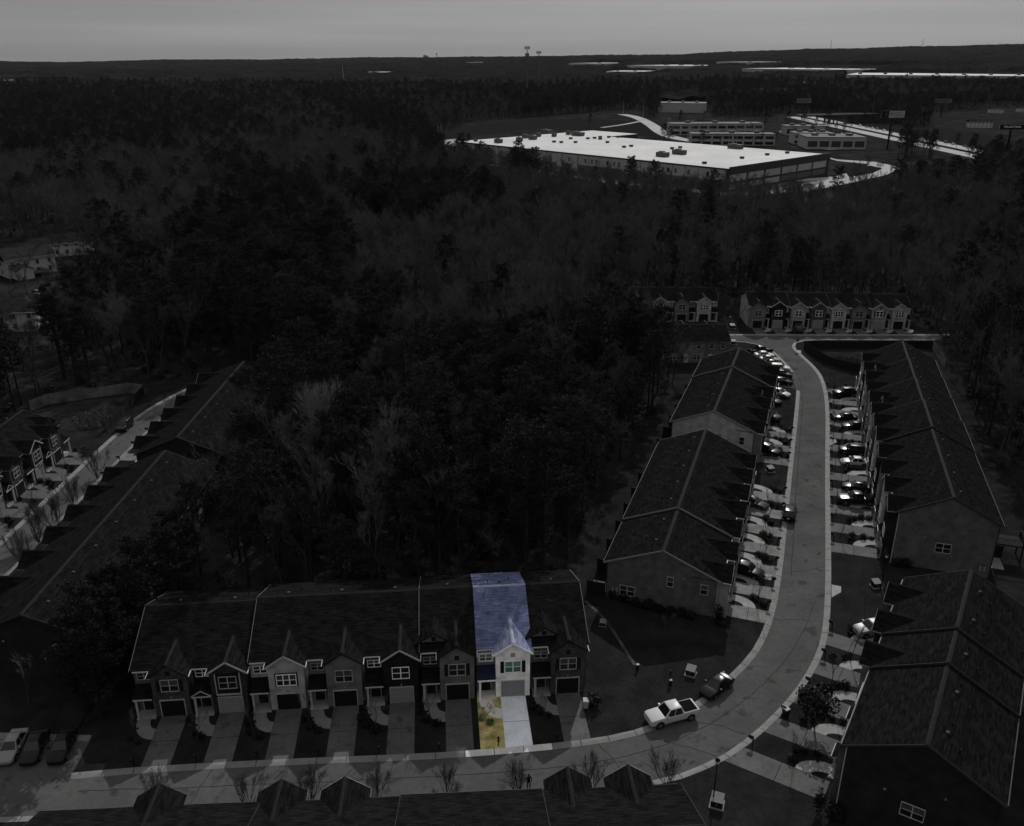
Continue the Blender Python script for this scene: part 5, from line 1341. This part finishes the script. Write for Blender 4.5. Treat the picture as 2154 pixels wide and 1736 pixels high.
# ------------------------------------------------------------------ the woods
def inside(x, y, P):
    c = False; n = len(P); j = n-1
    for i in range(n):
        xi, yi = P[i]; xj, yj = P[j]
        if (yi > y) != (yj > y) and x < (xj-xi)*(y-yi)/(yj-yi)+xi: c = not c
        j = i
    return c
g2 = lambda L_: [tuple(at(*p).xy) for p in L_]
CLEAR = [
 [(-46.3,40)]+[(-46.3,74.2),(-41.5,78),(-41,97.5),(8,99)]+g2([(1180,1215),(1222,1120),(1268,1030),(1332,930),(1392,840),(1425,780),(1395,742)])+[(32.5,192),(29,201),(27,212),(22,224),(18,240),(106,240),(108,214),(101,188),(94,168),(88,148),(81,126),(74,108),(69,92),(60,80),(47,60),(41,40)],
 [(-46.2,40),(-46.2,76)]+[tuple(at(*p, 11).xy) for p in ((290,1215),(435,1130),(450,960),(535,860),(590,765))]+[(-50,184),(-54,185),(-66,187),(-77,180),(-97,171),(-98,160),(-94,142),(-93,40)],
 g2([(-40,500),(115,503),(205,560),(255,630),(200,700),(140,770),(105,810),(60,845),(-40,860)]),
 g2([(866,300),(1000,256),(1130,246),(1300,232),(1345,232),(1400,262),(1560,285),(1760,300),(1880,330),(1945,352),(1900,420),(1770,455),(1530,452),(1300,420),(1100,382),(930,350)]),
 g2([(1385,205),(1470,205),(1500,245),(1660,245),(1780,250),(1835,290),(1890,330),(1760,330),(1560,300),(1400,285),(1380,245)]),
 g2([(1760,330),(2000,335),(2070,365),(2030,412),(1900,402),(1780,350)]),
 [(300,600),(318,480),(366,480),(372,700),(430,760),(430,900),(372,1000),(362,1150),(318,1150),(300,900)],
 g2([(1960,236),(2190,222),(2190,340),(2010,340),(1950,280)]), g2([(1765,262),(1830,268),(1880,300),(1900,330),(1765,315)]),
]
BB = [(min(p[0] for p in P), max(p[0] for p in P), min(p[1] for p in P), max(p[1] for p in P)) for P in CLEAR]
def cleared(x, y):
    for P, b in zip(CLEAR, BB):
        if b[0] <= x <= b[1] and b[2] <= y <= b[3] and inside(x, y, P): return True
    return False
def to_px(x, y, z):
    yc = y*SP+(z-CAMH)*CP; zc = y*CP-(z-CAMH)*SP
    return 1076.5+FPX*x/zc, 868-FPX*yc/zc
from mathutils import noise as mnoise
ZONES = [ # (px, py, rx, ry, chance of pine)  where the photograph shows mostly one kind
 (860,665,70,50,.1),(965,640,60,40,.15),(655,930,75,110,.05),(805,985,50,90,.1),(880,800,60,40,.5),
 (500,900,115,190,.85),(430,1080,90,130,.8),(560,560,190,190,.85),(850,410,130,45,.85),(1000,410,60,25,.8),(1330,500,760,190,.05),(2030,470,170,120,.12),
 (200,420,320,110,.10),(330,620,160,120,.35),(160,720,260,110,.55),(700,340,190,70,.06),(640,290,120,60,.2),(250,250,260,50,.6),(520,240,200,40,.3),
 (1230,205,170,30,.6),(2000,520,170,130,.25),(2060,690,120,190,.45),(1000,230,160,30,.25),
 (900,1130,260,110,.45),(1150,1080,110,120,.35),(1000,850,420,270,.88)]
def pine_chance(px, py):
    for a, b, rx, ry, c in ZONES:
        if ((px-a)/rx)**2+((py-b)/ry)**2 < 1: return c
    return None
TREES = {'pine': [], 'bare': []}
rt = random.Random(21); y = 60.0
while y < 1980:
    sp = 4.7 if y < 330 else (5.3 if y < 650 else 6.4 if y < 1150 else 8.2)
    xm = .60*y+12; x = -xm
    while x < xm:
        X_, Y_ = x+rt.uniform(-.5,.5)*sp*1.1, y+rt.uniform(-.5,.5)*sp*1.1
        x += sp
        if cleared(X_, Y_) or (y > 1300 and rt.random() < (y-1300)/720): continue
        tz = terrain(X_, Y_); px, py = to_px(X_, Y_, tz+13)
        c = pine_chance(px, py); nn = mnoise.noise((X_*.011, Y_*.007, 3.3)); n2 = mnoise.noise((X_*.03, Y_*.02, 8.3))
        if c is None: c = .5+nn*.75
        else: c += n2*.25
        k = 'pine' if rt.random() < c else 'bare'
        if k == 'pine' and rt.random() < .10: continue
        s = rt.uniform(.72,1.10)*(1+.10*n2)*(1.0 if y < 1150 else 1.12)
        if k == 'bare' and y > 430 and 350 < py < 475 and 930 < px < 1950: s *= .8
        TREES[k].append((X_, Y_, tz, s, rt.uniform(0,6.28), rt.randrange(5 if k == 'bare' else 4), math.hypot(X_, Y_)))
    y += sp
y = 100.0
while y < 185:
    x = -42.0
    while x < 30:
        X_, Y_ = x+rt.uniform(-1.6,1.6), y+rt.uniform(-1.6,1.6); x += 5.0
        if cleared(X_, Y_) or rt.random() < .25: continue
        k = 'pine' if rt.random() < .62 else 'bare'
        TREES[k].append((X_, Y_, 0, rt.uniform(.5,.8) if k == 'bare' else rt.uniform(.6,.95), rt.uniform(0,6.28), rt.choice((0,2,3,4)), math.hypot(X_, Y_)))
    y += 5.0
for X_, Y_, s, v in ((-44.4,74.9,.85,4),(-46.9,80,1.0,4),(-42.9,80,.7,4),(-46.6,85,.9,4),(-46.3,77.5,.95,4),(-45.2,81.5,.9,4),(-44.2,85.5,.95,4),(-44.9,90,1.0,4),(-43.4,94.5,.95,4),(-44.4,99,.9,4),(-42.8,103,.75,0),(26,199,.9,0),(31.5,187,.8,4),(22,208,.9,1)):
    TREES['pine'].append((X_, Y_, 0, s, rt.uniform(0,6.28), v, math.hypot(X_, Y_)))
# scattered trees on the open ground by the offices and the bank
for px, py, k in ((1690,262,'pine'),(1655,268,'pine'),(1715,268,'pine'),(1560,258,'bare'),(1600,262,'bare'),(1530,268,'bare'),(1480,262,'bare'),(1430,262,'pine'),(1395,300,'pine'),(1408,306,'pine'),(1520,300,'bare'),(1560,305,'bare'),(1600,312,'bare'),(1630,310,'bare'),(1580,290,'bare'),(1740,262,'pine'),(985,325,'pine'),(960,330,'bare'),(1240,268,'pine'),(2010,312,'pine'),(1960,300,'bare'),(1820,378,'bare'),(1850,382,'bare'),(1870,386,'bare'),(1790,392,'bare'),(1905,385,'bare'),(1080,362,'pine'),(1130,378,'pine'),(1190,392,'pine'),(1250,398,'pine'),(1330,404,'pine'),(1390,408,'bare'),(1450,420,'bare'),(1600,425,'bare'),(1680,420,'bare')):
    p = at(px, py); TREES[k].append((p.x, p.y, 0, rt.uniform(.6,.8), rt.uniform(0,6.28), rt.randrange(4), 400))
for _ in range(46):
    px, py = rt.uniform(1390,1880), rt.uniform(225,318)
    p = at(px, py)
    if 318 < p.x < 362: continue
    TREES['bare' if rt.random() < .65 else 'pine'].append((p.x, p.y, 0, rt.uniform(.45,.75), rt.uniform(0,6.28), rt.randrange(4), 900))
for px, py, k in ((15,800,'bare'),(58,625,'bare'),(150,655,'bare'),(118,665,'bare'),(165,720,'bare'),(130,770,'pine'),(130,560,'bare'),(185,640,'bare'),(200,690,'pine'),(22,640,'bare'),(140,800,'pine')):
    p = at(px, py); TREES[k].append((p.x, p.y, 0, rt.uniform(.8,1.05), rt.uniform(0,6.28), rt.randrange(4), 240))
NIND = 295
def side_of(x, y):
    px, py = to_px(x, y, 8)
    if py > 620:
        if px < 420: return 'beside the left rows' if py > 900 else 'left edge above the side street'
        if px < 1420:
            if py > 1120: return 'just behind the front row, '+('left half' if px < 760 else 'right half')
            if px > 1150: return 'beside the grass strip'
            return ('left' if px < 720 else 'centre')+(' of the middle wood, lower part' if py > 860 else ' of the middle wood, upper part')
        return 'behind the far rows' if py < 720 and px < 1950 else 'right of the long right row'
    if px < 700: return 'upper left near the detached houses'
    return 'belt below the warehouse, '+('left' if px < 1150 else 'middle' if px < 1550 else 'right')
hero = {'bare': [], 'pine': []}
for k in ('pine', 'bare'):
    T = sorted(TREES[k], key=lambda q: q[6])
    vis = [q for q in T if -30 < to_px(q[0], q[1], q[2]+9)[0] < 2183 and to_px(q[0], q[1], q[2]+18)[1] < 1736]
    ind = vis[:NIND]; chosen = set(id(q) for q in ind); rest = [q for q in T if id(q) not in chosen]
    src = PINE if k == 'pine' else BARE
    for q in ind:
        t = empty(k+'_tree', (q[0], q[1], q[2]), q[4]); t.scale = (q[3], q[3], q[3]); pr = src[q[5]]
        obj('trunk', pr[0], t); obj('crown', pr[1], t); wh = side_of(q[0], q[1])
        tag(t, ('dark bushy-crowned pine, %s' if k == 'pine' else 'grey leafless tree with fine twigs, %s') % wh, 'tree', k+' trees, '+wh)
    # the rest of the wood: one scattered object per kind
    srcs = bpy.data.collections.new(k+'_kinds')
    for i, pr in enumerate(src):
        bm = bmesh.new(); bm.from_mesh(pr[0]); n0 = len(bm.faces); bm.from_mesh(pr[1]); bm.faces.ensure_lookup_table()
        for f in bm.faces[n0:]: f.material_index = 1
        me = bpy.data.meshes.new('%s_tree_kind' % k); bm.to_mesh(me); bm.free(); me.materials.append(pr[0].materials[0]); me.materials.append(pr[1].materials[0])
        srcs.objects.link(bpy.data.objects.new('%s_kind_%d' % (k, i), me))
    me = bpy.data.meshes.new(k+'_wood'); me.from_pydata([(q[0],q[1],q[2]) for q in rest], [], [])
    a = me.attributes.new('rot', 'FLOAT_VECTOR', 'POINT'); a.data.foreach_set('vector', [c for q in rest for c in (0, 0, q[4])])
    a = me.attributes.new('scl', 'FLOAT', 'POINT'); a.data.foreach_set('value', [q[3] for q in rest])
    a = me.attributes.new('idx', 'INT', 'POINT'); a.data.foreach_set('value', [q[5] for q in rest])
    o = stuff(obj('pine_woodland' if k == 'pine' else 'bare_woodland', me))
    ng = bpy.data.node_groups.new(k+'_scatter', 'GeometryNodeTree')
    ng.interface.new_socket('Geometry', in_out='INPUT', socket_type='NodeSocketGeometry'); ng.interface.new_socket('Geometry', in_out='OUTPUT', socket_type='NodeSocketGeometry')
    N = ng.nodes.new; gi, go = N('NodeGroupInput'), N('NodeGroupOutput'); ip = N('GeometryNodeInstanceOnPoints'); ci = N('GeometryNodeCollectionInfo')
    ci.inputs['Collection'].default_value = srcs; ci.inputs['Separate Children'].default_value = True; ci.inputs['Reset Children'].default_value = True
    def attr(nm, ty):
        q = N('GeometryNodeInputNamedAttribute'); q.data_type = ty; q.inputs['Name'].default_value = nm; return q.outputs['Attribute']
    L = ng.links.new; L(gi.outputs[0], ip.inputs['Points']); L(ci.outputs[0], ip.inputs['Instance']); ip.inputs['Pick Instance'].default_value = True
    L(attr('idx','INT'), ip.inputs['Instance Index']); L(attr('rot','FLOAT_VECTOR'), ip.inputs['Rotation']); L(attr('scl','FLOAT'), ip.inputs['Scale']); L(ip.outputs[0], go.inputs[0])
    md = o.modifiers.new('scatter', 'NODES'); md.node_group = ng
    print(k, len(ind), len(rest))
# big pale-barked bare trees standing out of the pines in the middle wood
M['pale_bark'] = mat('pale_bark', .10, .95, .3, 1.2, coord='obj'); M['pale_twig'] = mat('pale_bare_twig', .115, .95, spec=0)
PALE = []
for k in range(3):
    b, f = branchy(900+k, 20, .24, 5, (.40,.36,.44)[k], .38, fork=(3,4), shrink=.66, tip=.022, twigs=5, tw=1.1); PALE.append((b.mesh('trunk', M['pale_bark']), f.mesh('crown', M['pale_twig'])))
for k, (px, py, s_, lb) in enumerate(((668,1092,1.08,'large pale bare tree spreading in front of the dark pines, middle wood'),(715,1050,.85,'pale bare tree just behind the large spreading one, middle wood'),(818,1095,.92,'pale bare tree with a slender crown right of the two big ones'),(615,1010,.75,'pale bare tree left of the large spreading one, middle wood'))):
    p = at(px, py); tag(plant('bare_tree', PALE[k % 3], (p.x, p.y, 0), s_), lb, 'tree')

# ------------------------------------------------------------------ undergrowth of the near woods
b, f = branchy(700, 2.6, .03, 3, .5, .35, fork=(3,4), shrink=.7, tip=.014, twigs=3, multi=7, up=.3)
UG = [f.mesh('undergrowth_kind', M['twig']), leaf_ball(71, .8, .8, .8, 150, .16).mesh('undergrowth_kind', M['leaf']), leaf_ball(72, 1.2, 1.0, .9, 200, .2).mesh('undergrowth_kind', M['leaf'])]
uc = bpy.data.collections.new('undergrowth_kinds')
for i, me in enumerate(UG): uc.objects.link(bpy.data.objects.new('undergrowth_kind_%d' % i, me))
ru = random.Random(5); pts = []
y = 66.0
while y < 520:
    sp = 2.4 if y < 150 else 3.4 if y < 280 else 5.5; x = -.6*y-8
    while x < .6*y+8:
        X_, Y_ = x+ru.uniform(-.5,.5)*sp*1.3, y+ru.uniform(-.5,.5)*sp*1.3; x += sp
        if cleared(X_, Y_): continue
        if mnoise.noise((X_*.05, Y_*.05, 2.2)) < -.22: continue
        pts.append((X_, Y_, 0, ru.uniform(.5,1.2), ru.uniform(0,6.28), 0 if ru.random() < .72 else ru.randrange(1,3)))
    y += sp
me = bpy.data.meshes.new('undergrowth'); me.from_pydata([q[:3] for q in pts], [], [])
a = me.attributes.new('rot', 'FLOAT_VECTOR', 'POINT'); a.data.foreach_set('vector', [c for q in pts for c in (0, 0, q[4])])
a = me.attributes.new('scl', 'FLOAT', 'POINT'); a.data.foreach_set('value', [q[3] for q in pts])
a = me.attributes.new('idx', 'INT', 'POINT'); a.data.foreach_set('value', [q[5] for q in pts])
o = stuff(obj('undergrowth', me)); ng2 = bpy.data.node_groups['bare_scatter'].copy(); ng2.name = 'undergrowth_scatter'
for n_ in ng2.nodes:
    if n_.type == 'COLLECTION_INFO': n_.inputs['Collection'].default_value = uc
md = o.modifiers.new('scatter', 'NODES'); md.node_group = ng2
print('undergrowth', len(pts))
# cars parked about the offices, a few pixels each
for k in range(16):
    px, py = ((1640+k*9, 279+(k % 3)*1.2) if k < 8 else (1770+(k-8)*7, 283+(k-8)*1.4)); p = at(px, py)
    car(('sedan','suv')[k % 2], ('white','silver','dark','white')[k % 4], (p.x, p.y, .1), R(80+random.uniform(-6,6)), 'tiny car parked by the distant offices, %s from the left' % ORD[k], 'car', 'cars parked by the offices')

# ------------------------------------------------------------------ thin haze over the whole land
hz = stuff(MB().box(-9500,9500,-400,14300,-230,430).build('haze', None))
hm = bpy.data.materials.new('haze_air'); hm.use_nodes = True; hn = hm.node_tree; hn.nodes.remove(hn.nodes['Principled BSDF'])
pv = hn.nodes.new('ShaderNodeVolumePrincipled'); pv.inputs['Density'].default_value = 0.55e-5; pv.inputs['Color'].default_value = (.92,.92,.92,1); pv.inputs['Anisotropy'].default_value = 0.0
hn.links.new(pv.outputs[0], hn.nodes['Material Output'].inputs['Volume']); hz.data.materials.append(hm)
